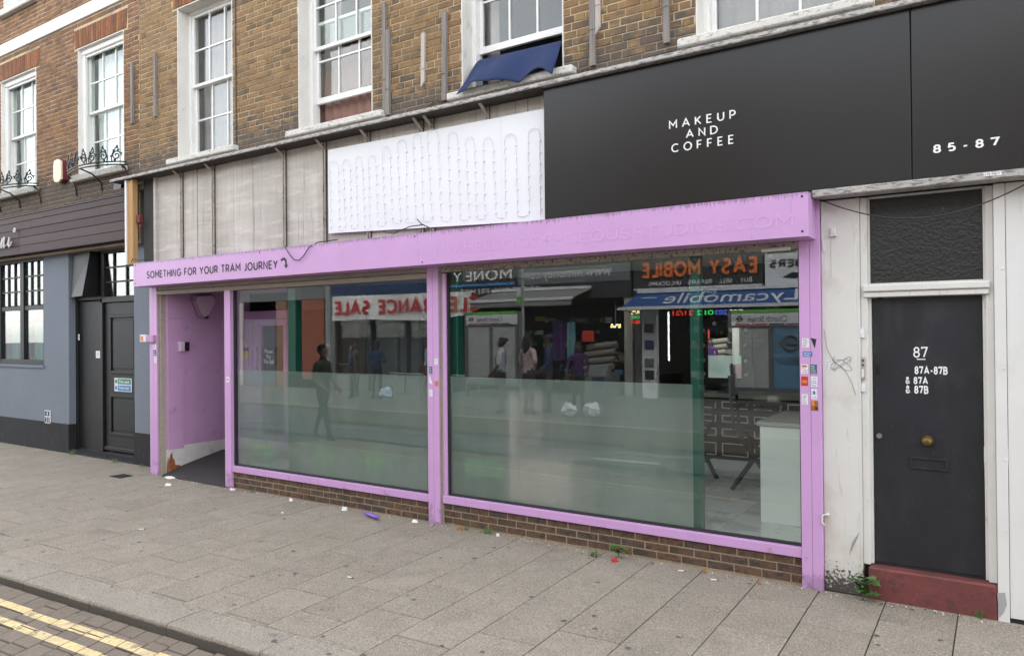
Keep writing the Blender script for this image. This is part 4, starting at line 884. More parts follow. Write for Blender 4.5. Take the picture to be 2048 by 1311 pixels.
for a, b, c, d in ((-.585, -.338, 1.043, 1.062), (-.585, -.338, .973, .992), (-.585, -.562, .992, 1.043), (-.361, -.338, .992, 1.043)): mb.cbox(a, b, .112, .1215, c, d, .003)
mb.cbox(-.562, -.361, .1175, .1215, .992, 1.043, .002); mb.build('letterplate', m_['door_paint'], door)
mb = MB(); mb.cbox(-.80, -.775, .116, .1215, 1.66, 1.73, .003); mb.build('latch_plate', m_['black_wood'], door)
for a, b, c, d, k in ((-.893, -.868, 1.62, 1.79, 'brass'), (-.896, -.869, 1.935, 2.005, 'sticker_white'), (-.893, -.869, 1.53, 1.59, 'sticker_white')):
    mb = MB(); mb.cbox(a, b, .045, .064, c, d, .003)
    if k == 'brass':
        mb.ball((-.88, .044, 1.765), (.008, .006, .008), 1, 8, 5); mb.ball((-.88, .044, 1.73), (.008, .006, .008), 1, 8, 5); mb.box(-.889, -.872, .043, .0448, 1.64, 1.70, 2)
    mb.build('door_bell', [m_[k] if k != 'brass' else m_['rail_metal'], m_['letter_black'], m_['sticker_white']], dw)

hb = thing('boarding', 'scuffed white boards right of door 87', 'boarding', (.5, .03, 0))
mb = MB(); mb.cbox(-.0505, .016, .025, .2, -.02, 2.985, .003)
for z in (.62, 1.1, 1.72, 2.4): mb.ball((.0, .024, z), (.008, .004, .008), 0, 8, 5)
mb.build('corner_board', m_['white_board'], hb)
for a, b in ((.019, .60), (.603, 1.22), (1.223, 1.9)):
    mb = MB(); mb.cbox(a, b, .030, .2, .03 if a < .1 else .0, 2.985, .003); mb.build('board', m_['white_board'], hb)
mb = MB(); mb.box(.016, 1.9, .06, .2, -.02, .03); mb.build('board_base', m_['room_dark'], hb)
mb = MB(); mb.raw([(-.055, .02, .19), (-.01, .0235, .2), (.0, .0235, .12), (-.02, .0235, .06), (-.045, .0235, .02)], [(1, 2, 3, 4, 0)]); mb.build('grey_smudge', m_['wire_grey'], hb)
wr = MB(); pts = []
for k in range(25):
    t = k / 24; x = -1.15 + 1.5 * t; pts.append((x, -.03 - .06 * math.sin(math.pi * t), 2.985 - .62 * t * (1 - t) * 1.0 + .10 * t - (.10 * math.sin(math.pi * t))))
wr.tube(pts, .0045, 5); solo(wr, 'sagging_cable', m_['black_cable'], 'thin black cable sagging across the glass above door 87', 'cable')

# ================================================================== NEIGHBOUR
nb = thing('neighbour_building', 'orange brick house over a slate grey shop with dark timber sign', 'building', (-14, .3, 0))
nwin = [(-12.66, -11.28), (-15.46, -14.10), (-18.2, -16.85)]
NX = -19.5
h2 = [(a, b, 4.62, 6.72) for a, b in nwin] + [(a + (.13 if i == 1 else 0), b, 7.98, 9.7) for i, (a, b) in enumerate(nwin)]
mb = MB(); slab_with_holes(mb, NX, HB, 3.4, 10.2, WY, WY + .24, h2); mb.build('brick_backing', m_['mortar'], nb)
arch = [(a - .12, b + .12, 6.725, 7.04) for a, b in nwin]
brick_wall(nb, lay_bricks(NX, HB, 4.15, 10.2, [(a - .002, b + .002, c, d) for a, b, c, d in h2] + arch + [(NX, HB, 7.17, 7.385)]), WY, 'orange_brick')
for a, b, c, d in arch[:2]:
    x = a + .01
    while x < b - .05:
        t = (x - (a + b) / 2) / (b - a) * .25; mb = MB(); brick_shape(mb, -.034, .034, -.15, .15, 0, .01)
        o = mb.build('arch_brick', m_['arch_brick'], nb, local=True); o.location = Vector((x + .035, WY, (c + d) / 2)) - nb.location; o.rotation_euler = (0, t, 0); x += .076
for i, (a, b) in enumerate(nwin):
    ca = [(0, 1, 4.6, 6.7, 'net_curtain', .012)]
    sash_window(nb, a, b, 4.62, 6.72, WY, .11, trim=True, curtain=ca, sill=(.1, .09, .10), label=['white sash window behind a bowed iron guard beside the alarm box', 'white sash window nearest the photo edge', None][i])
    sash_window(nb, a + (.13 if i == 1 else 0), b, 7.98, 9.7, WY, .11, curtain=[(0, 1, 7.9, 9.7, 'net_curtain', .012)], sill=(.1, .09, .12))
mb = MB(); mb.cbox(NX, -10.9, WY - .04, WY + .02, 7.175, 7.38, .006); mb.build('string_course', m_['band'], nb)
mb = MB(); mb.box(NX, HB, 3.0, 3.06, 3.5, 10.1); mb.box(NX, HB, WY + .25, 3, 7.3, 7.36); mb.box(-13.6, -13.5, WY + .25, 3, 4.2, 10); mb.box(HB - .06, HB - .01, WY + .25, 3, 0, 10.1); mb.box(NX, NX + .1, WY + .25, 3, 0, 10.1); mb.box(NX, HB, WY + .25, 3, 4.1, 4.15)
mb.build('room_lining', m_['room_beige'], nb)
mb = MB(); mb.box(NX, HB, WY - .05, 9, 10.2, 10.35); mb.box(NX, HB, 8.8, 9, 0, 10.2); mb.build('roof', m_['sill'], nb)
mb = MB(); mb.tube([(-11.012, WY - .03, 5.22), (-11.0, WY - .03, 6.14)], .001, 3)
mb = MB(); mb.box(-11.035, -10.985, WY - .04, WY + .004, 5.22, 6.15); mb.build('timber_batten', m_['grey_timber'], nb)
# ground floor
GY = .32
sh = [(-15.95, -14.14, 1.49, 3.43), (-13.27, -11.25, -.1, 3.44)]
mb = MB(); slab_with_holes(mb, NX, -13.27, .5, 3.44, GY, GY + .24, sh); mb.build('grey_wall', m_['grey_render'], nb); mb = MB(); mb.box(-11.25, -10.32, GY, GY + .24, .5, 3.44); mb.build('grey_pier', m_['grey_render'], nb)
mb = MB(); mb.box(NX, -13.27, GY - .015, GY + .25, -.02, .5); mb.build('plinth', m_['black_plinth'], nb); mb = MB(); mb.box(-11.25, -10.32, GY - .015, GY + .25, -.02, .5); mb.build('plinth', m_['black_plinth'], nb)
mb = MB(); mb.box(NX, -10.9, .2, .55, 3.44, 3.455); mb.build('fascia_soffit', m_['black_wood'], nb)
zs = [3.455, 3.603, 3.748, 3.888, 4.03, 4.135]
for c, d in zip(zs, zs[1:]):
    xs = [NX, -16.7 + random.random() * .5, -14.55 if c < 3.85 else -13.2 - random.random(), -10.89]
    for a, b in zip(xs, xs[1:]):
        mb = MB(); mb.cbox(a + .002, b - .002, .10 + random.uniform(-.002, .003), .2, c + .003, d - .003, .004); mb.build('plank', m_['purple_board'], nb)
mb = MB(); mb.box(NX, -10.9, .09, .2, 4.136, 4.15); mb.build('fascia_cap', m_['black_wood'], nb)
mb = MB()                                                   # script sign letters end at the photo edge
def scr(x, z, s, pts): mb.tube([(x + px * s + .25 * pz_ * s, .065, z + pz_ * s) for px, pz_ in pts], .013, 6)
for dx in (-.52, -.28):
    scr(-14.93 + dx, 3.60, .26, [(0, .1), (.1, .45), (.2, .7), (.22, .3), (.2, 0), (.3, .5), (.45, .75), (.55, .6), (.5, .1), (.6, .0), (.75, .2)])
scr(-14.93, 3.60, .26, [(.0, .15), (.12, .5), (.2, .7), (.18, .2), (.28, .0), (.45, .12), (.6, .35)])
mb.tube([(-14.64 + .035 * math.cos(k * .7), .065, 3.89 + .035 * math.sin(k * .7)) for k in range(10)], .01, 5)
mb.build('sign_lettering', m_['rail_white'], nb)
# shop window: black casements with a barred upper part
mb = MB(); X0, X1, Z0, Z1 = sh[0]
mb.cbox(X0, X1, GY + .02, GY + .12, Z0, Z0 + .09, .005); mb.box(X0, X1, GY + .02, GY + .12, Z1 - .07, Z1)
lights = [(-15.95, -15.02), (-15.02, -14.14)]
for a, b in lights: mb.cbox(a, a + .07, GY + .02, GY + .12, Z0 + .09, Z1 - .07, .004); mb.cbox(b - .07, b, GY + .02, GY + .12, Z0 + .09, Z1 - .07, .004)
sw = mb.build('shop_window', m_['black_wood'], nb)
for a, b in lights:
    s = MB(); a += .071; b -= .071; z2 = 2.52
    s.cbox(a, b, GY + .035, GY + .09, z2 - .04, z2 + .04, .004)
    for k in (1, 2): xx = a + (b - a) * k / 3; s.box(xx - .016, xx + .016, GY + .04, GY + .085, z2 + .04, Z1 - .071)
    for k in (1, 2):
        zz = z2 + .04 + (Z1 - .07 - z2 - .04) * k / 3
        for q in range(3): s.box(a + (b - a) * q / 3 + .017, a + (b - a) * (q + 1) / 3 - .017, GY + .042, GY + .083, zz - .014, zz + .014)
    s.build('glazing_bar', m_['black_wood'], sw)
    mb = MB(); mb.box(a, b, GY + .06, GY + .066, Z0 + .092, z2 - .041); mb.build('pane', m_['shop_glass'], sw)
    for q in range(3):
        for k in range(3):
            mb = MB(); h = (Z1 - .07 - z2 - .04) / 3; mb.box(a + (b - a) * q / 3 + .018, a + (b - a) * (q + 1) / 3 - .018, GY + .06, GY + .064, z2 + .04 + h * k + .015, z2 + .04 + h * (k + 1) - .015); mb.build('pane', m_['glass'], sw)
    cu = MB().sheet(lambda u, v: (a + (b - a) * (.0 + u * (.93 if a < -15.5 else 1)), GY + .19 + .022 * math.sin(u * 26 + 1.5 * v), 1.5 + .76 * v), 60, 4); cu.build('curtain', m_['teal_cloth'], sw, smooth=True)
    mb = MB(); mb.tube([(a, GY + .19, 2.27), (b, GY + .19, 2.27)], .012, 6); mb.build('curtain_rod', m_['brass'], sw)
mb = MB(); mb.box(X0 - .02, X1 + .02, GY - .02, GY + .1, Z0 - .05, Z0 - .001); mb.build('window_sill', m_['grey_render'], nb)
mb = MB(); mb.box(NX, -13.5, 3.2, 3.25, 0, 3.5); mb.box(NX, -13.5, .6, 3.2, 3.44, 3.48); mb.box(NX, -13.5, .6, 3.2, -.02, .02); mb.box(-13.55, -13.5, .6, 3.2, 0, 3.5); mb.build('shop_interior', m_['room_grey'], nb)
for x, hgt in ((-15.3, 2.7), (-16.2, 2.8), (-14.6, 2.5)):
    mb = MB(); mb.prism([(x - .35, 1.5), (x + .35, 1.5), (x + .35, hgt)] + [(x + .35 * math.cos(t), hgt + .35 * math.sin(t)) for t in [math.pi * k / 8 for k in range(1, 8)]] + [(x - .35, hgt)], 1.3, 1.36); mb.build('arched_back', m_['room_grey'], nb)
mb = MB(); mb.cbox(-15.95, -15.7, .7, .9, 2.56, 3.0, .03); mb.build('yellow_box', m_['sign_yellow'], nb); mb = MB(); mb.cbox(-15.66, -15.45, .75, .9, 2.56, 2.98, .03); mb.build('blue_box', m_['sign_blue'], nb)
# recessed black doors
DYN = .46
mb = MB(); mb.box(-13.27, -11.25, GY + .01, DYN + .1, -.02, .07); mb.raw([(-13.25, GY - .02, 0), (-11.27, GY - .04, 0), (-11.27, DYN, .11), (-13.25, DYN, .09), (-13.25, DYN, 0), (-11.27, DYN, 0)], [(0, 1, 2, 3), (0, 3, 4), (1, 5, 2)]); mb.build('door_step', m_['black_plinth'], nb)
mb = MB(); mb.cbox(-13.27, -12.42, DYN, DYN + .08, .08, 2.58, .004); mb.cbox(-13.27, -13.2, DYN - .03, DYN - .001, .08, 2.6, .004); mb.cbox(-12.46, -12.38, DYN - .04, DYN - .001, .1, 2.62, .004)
lf = mb.build('side_panel', m_['black_wood'], nb)
mb = MB(); mb.cbox(-13.27, -12.45, DYN - .03, DYN - .001, 2.6, 2.66, .004); mb.cbox(-12.45, -11.25, DYN - .04, DYN + .02, 2.545, 2.64, .006); mb.cbox(-12.45, -12.36, DYN - .02, DYN + .1, 2.641, 3.44, .004)
mb.box(-11.33, -11.25, DYN - .03, DYN + .1, 2.641, 3.44); mb.box(-12.36, -11.33, DYN - .02, DYN + .1, 3.36, 3.44)
for x in (-12.1, -11.72): mb.box(x - .015, x + .015, DYN, DYN + .05, 2.641, 3.36)
for z in (2.88, 3.12):
    for a, b in ((-12.36, -12.115), (-12.085, -11.735), (-11.705, -11.33)): mb.box(a, b, DYN + .003, DYN + .047, z - .013, z + .013)
mb.build('fanlight_frame', m_['black_wood'], nb)
mb = MB(); mb.box(-12.36, -11.33, DYN + .02, DYN + .026, 2.641, 3.36); mb.build('fanlight_pane', m_['shop_glass'], nb)
mb = MB(); mb.box(-12.4, -11.3, 1.2, 1.25, 2.5, 3.45); mb.build('hall_wall', m_['room_beige'], nb)
mb = MB()                                                   # tilted black box (extractor duct) above the side panel
mb.raw([(-13.24, GY + .02, 2.66), (-12.62, GY - .10, 2.66), (-12.62, DYN, 2.66), (-13.24, DYN, 2.66), (-13.2, GY + .05, 3.42), (-12.58, GY + .02, 3.42), (-12.58, DYN, 3.42), (-13.2, DYN, 3.42)], [(3, 2, 1, 0), (4, 5, 6, 7), (0, 1, 5, 4), (1, 2, 6, 5), (2, 3, 7, 6), (3, 0, 4, 7)]); mb.build('black_box', m_['black_wood'], nb)
mb = MB(); mb.cbox(-12.375, -11.25, DYN, DYN + .06, .12, 2.54, .004); nd = mb.build('panelled_door', m_['black_wood'], nb)
for c, d in ((1.38, 2.34), (.38, 1.05)):
    mb = MB(); a, b = -12.2, -11.4
    for p, q, r_, t in ((a, b, d - .05, d), (a, b, c, c + .05), (a, a + .05, c + .05, d - .05), (b - .05, b, c + .05, d - .05)): mb.cbox(p, q, DYN - .025, DYN - .0005, r_, t, .008)
    mb.cbox(a + .09, b - .09, DYN - .012, DYN - .0005, c + .09, d - .09, .006); mb.build('door_panel', m_['black_wood'], nd)
mb = MB(); mb.cbox(-12.36, -11.26, DYN - .03, DYN - .001, .125, .19, .01); mb.build('weatherboard', m_['black_wood'], nd)
mb = MB(); mb.box(-12.08, -11.57, DYN - .006, DYN - .0015, 1.10, 1.315); ns = mb.build('fire_exit_sign', m_['sticker_white'], nd)
for c, d, k, tx in ((1.215, 1.305, 'sign_green', 'Fire exit'), (1.11, 1.2, 'sign_blue', 'Keep clear')):
    mb = MB(); mb.box(-11.98, -11.59, DYN - .0075, DYN - .0065, c, d); mb.build('band', m_[k], ns); mb = MB(); mb.ball((-12.03, DYN - .007, (c + d) / 2), (.035, .002, .035), 0, 10, 6); mb.build('symbol', m_[k], ns)
    text(tx, -11.93, -11.64, c + .02, d - .018, DYN - .008, m_['letter_white'], ns, depth=.0006)
sticker(-12.66, -12.52, 1.63, 1.75, DYN - .001, 'sticker_white', [(.2, .8, .3, .35, 'wire_grey'), (.3, .7, .5, .56, 'wire_grey'), (.25, .6, .66, .7, 'wire_grey')], lf); sticker(-13.18, -13.13, 1.93, 2.03, DYN - .0305, 'sticker_white', [(.3, .7, .3, .8, 'wire_grey')], lf)
mp = thing('hydrant_plate', 'small white hydrant plate low on the grey wall', 'plate', (-14.0, .32, .6))
mb = MB(); mb.cbox(-14.10, -13.90, GY - .018, GY - .001, .475, .70, .004); mb.build('plate', m_['sticker_white'], mp); mb = MB()
for a, b, c, d in ((-14.085, -13.915, .49, .585), (-14.085, -13.915, .605, .69)): mb.box(a, b, GY - .0195, GY - .0185, c, d)
mb.build('plate_print', m_['letter_black'], mp)
text('4', -14.03, -13.97, .615, .68, GY - .0198, m_['letter_white'], mp, depth=.0005); text('21', -14.05, -13.95, .50, .575, GY - .0198, m_['letter_white'], mp, depth=.0005)
# cream alarm box on the neighbour's wall
ab = thing('bell_box', 'cream and maroon burglar alarm box on the orange brick wall', 'alarm box', (-13.1, .15, 4.74))
hx = [(-.10, .2), (.02, .22), (.12, .17), (.13, -.15), (.04, -.2), (-.09, -.18), (-.125, -.1), (-.125, .12)]
mb = MB(); mb.prism([(-13.12 + a, 4.745 + b * .92) for a, b in hx], .075, .105); mb.build('cover', m_['cream'], ab); mb = MB(); mb.prism([(-13.115 + a * 1.05, 4.745 + b * .95) for a, b in hx], .1055, WY - .002); mb.build('side', m_['maroon'], ab)
fl = thing('floodlight', 'small black floodlight on top of the dark timber sign', 'floodlight', (-11.05, .1, 4.2))
mb = MB(); mb.raw([(-11.2, -.02, 4.20), (-10.99, -.02, 4.2), (-10.99, .1, 4.26), (-11.2, .1, 4.26), (-11.2, .0, 4.34), (-10.99, .0, 4.34), (-10.99, .1, 4.38), (-11.2, .1, 4.38)], [(3, 2, 1, 0), (4, 5, 6, 7), (0, 1, 5, 4), (1, 2, 6, 5), (2, 3, 7, 6), (3, 0, 4, 7)]); mb.tube([(-11.1, .1, 4.25), (-11.1, .16, 4.17), (-11.1, .14, 4.14)], .015, 6); mb.build('lamp_head', m_['iron'], fl)

# bowed iron window guards
def guard(x0, x1, zb, label):
    t = thing('window_guard', label, 'window guard', ((x0 + x1) / 2, WY, zb), 'bowed iron window guards'); n = 16
    bow = lambda u, e=0.: (x0 + (x1 - x0) * u, WY - .06 - .28 * math.sin(math.pi * u) ** .6 - e)
    for dz in (0, .045):
        mb = MB(); mb.tube([(*bow(k / n), zb + dz) for k in range(n + 1)], .011, 6); mb.build('guard_rail', m_['iron' if dz == 0 else 'iron'], t)
    mb = MB(); sp = []
    for k in range(24): a = k * .42; r_ = .075 * (1 - k / 30); sp.append((r_ * math.cos(a), 0, .09 + r_ * math.sin(a)))
    mb.tube(sp, .010, 5); mb.tube([(-.07, 0, 0), (-.08, 0, .08), (-.04, 0, .17), (.0, 0, .22), (.03, 0, .2)], .009, 5)
    for a in (.3, 1.2, 2.1, 3.4, 4.4): mb.ball((.08 * math.cos(a), -.004, .10 + .08 * math.sin(a)), (.024, .008, .016), 0, 6, 4)
    mb.ball((.01, 0, .225), (.018, .012, .028), 0, 6, 4); pm = mb.mesh('scroll', m_['iron'])
    m_n = 8
    for k in range(m_n):
        u = (k + .5) / m_n; x, y = bow(u); x2, y2 = bow(u + .01)
        inst('scroll', pm, t, (x, y, zb + .045), (1 if k % 2 else -1, 1, 1.0), (0, 0, math.atan2(y2 - y, x2 - x)))
    for u in (.03, .5, .97):
        x, y = bow(u); mb = MB(); mb.tube([(x, y, zb), (x + .01, (y + WY) / 2, zb - .05), (x + .02, WY - .03, zb - .16), (x + .02, WY - .012, zb - .30)], .013, 6); mb.build('bracket', m_['iron'], t)
    return t
guard(-12.78, -11.10, 4.60, 'ornate black iron guard beside the cream alarm box'); guard(-15.55, -13.9, 4.60, 'ornate black iron guard at the edge window farther left of the cream alarm box')

# blue cloth hanging from the raised sash
def cl(u, v):
    x = -4.60 + 1.01 * u - .08 * v * (1 - u) ** 2 + .1 * v * u
    sag = math.sin(math.pi * min(1, u / .62)) * .09 if u < .62 else math.sin(math.pi * (u - .62) / .38) * .12
    z = 4.885 - .02 * u - (.46 - sag) * v ** 1.1 + .015 * v * (1 - u)
    y = .34 - .33 * v ** .85 + .045 * math.sin(u * 9 + 2.2 * v) * v ** .6 + .025 * math.sin(u * 21 + 2 - 3 * v + 2 * math.sin(u * 5)) * v
    return (x, y, z + .012 * math.sin(u * 11 + 1) * v)
mb = MB().sheet(cl, 50, 14); o = solo(mb, 'blue_cloth', m_['blue_cloth'], 'navy blue cloth hanging out of the raised sash window', 'cloth', smooth=True)
md = o.modifiers.new('thickness', 'SOLIDIFY'); md.thickness = .006

# ================================================================== SHOP INTERIOR
fz = .25
mb = MB(); mb.box(-10.3, -8.452, 1.502, 6.2, .1, fz - .012); mb.box(-8.45, -1.25, .13, 6.2, .1, fz - .012); fl_ = struct('shop_floor', mb, m_['room_grey'])
tp = []
for k in range(3):
    b = MB(); b.raw([(0.002, .002, 0), (.898, .002, 0), (.898, .898, 0), (.002, .898, 0), (.002, .002, -.01), (.898, .002, -.01), (.898, .898, -.01), (.002, .898, -.01)], [(0, 1, 2, 3), (0, 4, 5, 1), (1, 5, 6, 2), (2, 6, 7, 3), (3, 7, 4, 0)]); tp.append(b.mesh('floor_tile', m_['tile']))
for i in range(8):
    for j in range(7):
        x, y = -8.40 + .9 * i, .16 + .9 * j
        if x > -1.3: continue
        inst('floor_tile', random.choice(tp), fl_, (x, y, fz))
iw = MB(); iw.box(-10.4, -1.2, 3.75, 3.85, fz - .1, 3.0); iw.box(-1.36, -1.26, .3, 6.2, 0, 3.0, 1); iw.box(-10.45, -10.35, 1.5, 6.2, 0, 3.0); iw.box(-8.86, -8.2, 1.4, 1.5, 2.36, 2.9); struct('shop_wall', iw, [m_['room_dark'], m_['reveal']])
iw = MB(); iw.box(-10.4, -1.2, .13, 6.3, 2.86, 2.95); struct('shop_ceiling', iw, m_['reveal'])
iw = MB(); iw.box(-10.35, -9.6, 3.5, 3.7, fz, 2.85); iw.box(-9.55, -8.3, 3.62, 3.72, fz, 2.85, 1); struct('back_wall', iw, [m_['room_beige'], m_['room_grey']])
ct = thing('counter', 'white gloss counter box standing just inside the right window', 'counter', (-1.6, 1.1, fz))
mb = MB(); mb.cbox(-1.865, -1.38, .86, 1.9, fz, 1.125, .004); mb.build('body', m_['white_gloss'], ct); mb = MB(); mb.cbox(-1.89, -1.38, .84, 1.95, 1.128, 1.165, .005); mb.build('top', m_['worktop'], ct)
ds = thing('drawer_unit', 'long black drawer unit with white panel outlines against the back wall', 'drawer unit', (-3, 3.3, fz))
mb = MB(); mb.cbox(-4.6, -1.4, 3.2, 3.72, .38, 1.15, .004); mb.build('carcass', m_['drawer_black'], ds); mb = MB(); mb.box(-4.6, -1.4, 3.22, 3.7, fz, .375); mb.build('plinth', m_['reveal'], ds)
mb = MB(); mb.cbox(-4.62, -1.38, 3.16, 3.72, 1.155, 1.205, .004); mb.build('worktop', m_['worktop'], ds)
for k in range(8):
    x0 = -4.58 + .40 * k * .995
    for c, d in ((.40, .62), (.64, .80), (.82, .97), (.99, 1.14)):
        mb = MB(); mb.cbox(x0, x0 + .385, 3.182, 3.199, c, d, .003); dq = mb.build('drawer', m_['drawer_black'], ds); a, b, c, d = x0 + .03, x0 + .355, c + .03, d - .03
        mb = MB()
        for p, q, r_, t in ((a, b, d - .012, d), (a, b, c, c + .012), (a, a + .012, c + .012, d - .012), (b - .012, b, c + .012, d - .012)): mb.box(p, q, 3.174, 3.1815, r_, t)
        mb.build('outline', m_['drawer_line'], dq)
mr = thing('makeup_mirror', 'makeup mirror ringed with round bulbs on the back wall', 'mirror', (-3.1, 3.7, 1.7))
mb = MB(); mb.cbox(-3.42, -2.72, 3.70, 3.745, 1.25, 2.16, .006); mb.build('frame', m_['drawer_black'], mr)
mb = MB(); mb.raw([(-3.30, 3.694, 1.37), (-2.855, 3.684, 1.37), (-2.855, 3.684, 2.03), (-3.30, 3.694, 2.03), (-3.30, 3.6995, 1.37), (-2.855, 3.6995, 1.37), (-2.855, 3.6995, 2.03), (-3.30, 3.6995, 2.03)], [(0, 1, 2, 3), (0, 4, 5, 1), (1, 5, 6, 2), (2, 6, 7, 3), (3, 7, 4, 0)]); mb.build('mirror_glass', m_['mirror'], mr)
for x, z in ((-3.2, 2.09), (-2.95, 2.09), (-2.79, 2.0), (-2.79, 1.8), (-2.79, 1.6), (-2.79, 1.42), (-3.36, 2.0), (-3.36, 1.8), (-3.36, 1.6), (-3.36, 1.42)):
    mb = MB(); mb.ball((x, 3.672, z), .028, 0, 12, 8); mb.build('bulb', m_['bulb'], mr, smooth=True)
def chair(x, y, rz_, label):
    t = thing('folding_chair', label, 'chair', (0, 0, 0), 'tall folding makeup chairs')
    for sx in (-.24, .24):
        mb = MB(); mb.tube([(sx, -.25, 0), (sx, .2, .66)], .026, 6); mb.build('leg', m_['black_wood'], t); mb = MB(); mb.tube([(sx * .9, .25, 0), (sx * .9, -.2, .66)], .026, 6); mb.build('leg', m_['black_wood'], t)
        mb = MB(); mb.cbox(sx - .025, sx + .025, -.25, .25, .90, .925, .004); mb.build('armrest', m_['drawer_line'] if 0 else m_['black_wood'], t)
        mb = MB(); mb.tube([(sx, .22, .66), (sx, .26, 1.25)], .018, 6); mb.tube([(sx, -.2, .66), (sx, -.2, .9)], .016, 6); mb.build('upright', m_['black_wood'], t)
    mb = MB(); mb.tube([(-.24, -.12, .19), (.24, -.12, .19)], .014, 6); mb.tube([(-.22, .12, .19), (.22, .12, .19)], .014, 6); mb.cbox(-.24, .24, -.30, -.18, .26, .28, .004); mb.build('footrest', m_['black_wood'], t)
    mb = MB().sheet(lambda u, v: (-.24 + .48 * u, -.2 + .4 * v, .67 - .05 * math.sin(math.pi * u)), 10, 4); mb.build('seat', m_['letter_black'], t)
    mb = MB().sheet(lambda u, v: (-.24 + .48 * u, .235 + .03 * v + .03 * math.sin(math.pi * u), 1.0 + .22 * v), 10, 4); mb.build('backrest', m_['letter_black'], t)
    t.location = (x, y, fz); t.rotation_euler.z = rz_
chair(-3.15, 2.45, R(70), 'black folding makeup chair under the bulb mirror'); chair(-2.3, 2.35, R(100), 'black folding makeup chair half hidden behind the white counter')
pk = thing('pink_desk', 'pale pink desk and side panel behind the frosted film', 'desk', (-3.9, .7, fz))
mb = MB(); mb.cbox(-4.02, -3.42, .13, .6, fz, .80, .01); mb.build('desk_body', m_['pink'], pk); mb = MB(); mb.cbox(-4.12, -4.022, .12, .6, fz, 1.40, .006); mb.build('side_panel', m_['pink'], pk)
for (x, lab), sx in (((-7.9, 'blurred green and yellow decoration nearest the entrance'), .22), ((-6.75, 'blurred green and yellow decoration in the middle of the left window'), .22), ((-5.95, 'blurred green and yellow decoration near the centre post'), .26)):
    t = thing('green_decoration', lab + ', behind frosted film', 'decoration', (x, .16, .3), 'green decorations behind the left frosted film')
    mb = MB()
    for k in range(16): a = random.uniform(-sx, sx); z = .56 + random.uniform(-.06, .06); mb.tube([(x + a, .11, z), (x + a + random.uniform(-.06, .06), .112, z + random.uniform(-.1, .1))], .02, 5)
    mb.tube([(x, .118, .32), (x, .12, .55)], .012, 5); mb.build('stem', m_['bright_green'], t)
    mb = MB()
    for k in range(2): mb.ball((x + (.1 if k else -.1), .105, .56), (.04, .012, .04), 0, 8, 5)
    mb.build('bloom', m_['sign_yellow'], t)
t = thing('green_crate', 'green open crate behind the frosted film of the right window', 'crate', (-4.5, .2, .3)); mb = MB()
for a, b, c, d in ((-4.66, -4.22, .66, .69), (-4.66, -4.22, .54, .565), (-4.66, -4.62, .565, .66), (-4.46, -4.42, .565, .66), (-4.26, -4.22, .565, .66)): mb.box(a, b, .11, .125, c, d)
mb.build('crate_side', m_['bright_green'], t); mb = MB(); mb.box(-4.66, -4.22, .11, .125, .3, .535); mb.build('crate_base', m_['green_post'], t)

# ================================================================== LITTER AND WEEDS
gz = lambda x, y: FALL * y + .002
mb = MB(); rg = random.Random(11)
for k in range(150):
    x = rg.uniform(-12, 1.0); y = rg.uniform(kerbY(x) + .08, -.04); s_ = rg.uniform(.008, .024); z = gz(x, y) + .0006; n = 9; a0 = rg.random() * 6
    mb.poly([(x + s_ * math.cos(a0 + 6.283 * q / n) * rg.uniform(.75, 1.2), y + s_ * math.sin(a0 + 6.283 * q / n) * rg.uniform(.75, 1.2), z) for q in range(n)])
solo(mb, 'chewing_gum', m_['gum'], 'dark flattened gum spots scattered over the paving', 'gum', kind='stuff')
def scrap(x, y, s, mt, label, cat, name, seed=0, h=.02, asp=.6):
    rr = random.Random(seed); n = 9; z = gz(x, y); s *= .72
    ring = [(s * (1 + rr.uniform(-.35, .3)) * math.cos(2 * math.pi * k / n), s * asp * (1 + rr.uniform(-.35, .3)) * math.sin(2 * math.pi * k / n)) for k in range(n)]
    v = [(x + a, y + b, z) for a, b in ring] + [(x + a * .7, y + b * .7, z + h * rr.uniform(.7, 1.1)) for a, b in ring] + [(x, y, z + h * .6)]
    mb = MB().raw(v, [(k, (k + 1) % n, n + (k + 1) % n, n + k) for k in range(n)] + [(n + k, n + (k + 1) % n, 2 * n) for k in range(n)] + [tuple(range(n))[::-1]])
    return solo(mb, name, m_[mt], label, cat)
scrap(-9.75, -.02, .16, 'litter_white', 'flat torn white paper at the foot of the rusty entrance pier', 'paper', 'torn_paper', 1, .02, .45)
scrap(-9.35, -.30, .08, 'litter_white', 'small crumpled white paper on the paving before the entrance mat', 'paper', 'crumpled_paper', 2, .025, .7)
scrap(-8.30, -.06, .06, 'litter_white', 'white wrapper at the foot of the post right of the entrance', 'litter', 'wrapper', 3)
scrap(-7.15, -.08, .05, 'litter_white', 'white crumpled tissue under the left window, nearest the entrance', 'litter', 'tissue', 4, .03, .5)
scrap(-6.25, -.08, .05, 'litter_white', 'round white tissue ball under the middle of the left window', 'litter', 'tissue', 5, .04, .8)
scrap(-5.22, -.06, .06, 'litter_white', 'white torn wrapper beside the foot of the centre post', 'litter', 'wrapper', 6, .022, .6)
scrap(-4.62, -.06, .05, 'rust_leaf', 'orange brown dead leaf right of the centre post', 'leaf', 'dead_leaf', 7, .04, .7)
scrap(-4.16, -.04, .03, 'litter_white', 'little white scrap beside the grass tuft under the right window', 'litter', 'scrap', 8, .03, .7)
scrap(-2.08, -.05, .03, 'rust_leaf', 'small brown scrap by the dwarf wall near a paving joint', 'litter', 'scrap', 9, .03, .7)
scrap(-1.62, -.10, .022, 'rust_leaf', 'tiny orange scrap in the paving joint nearest the right lilac post', 'litter', 'scrap', 10, .02, .7)
scrap(-6.8, -.5, .03, 'litter_white', 'tiny white scrap on open paving before the left window', 'litter', 'scrap', 11, .01, .5)
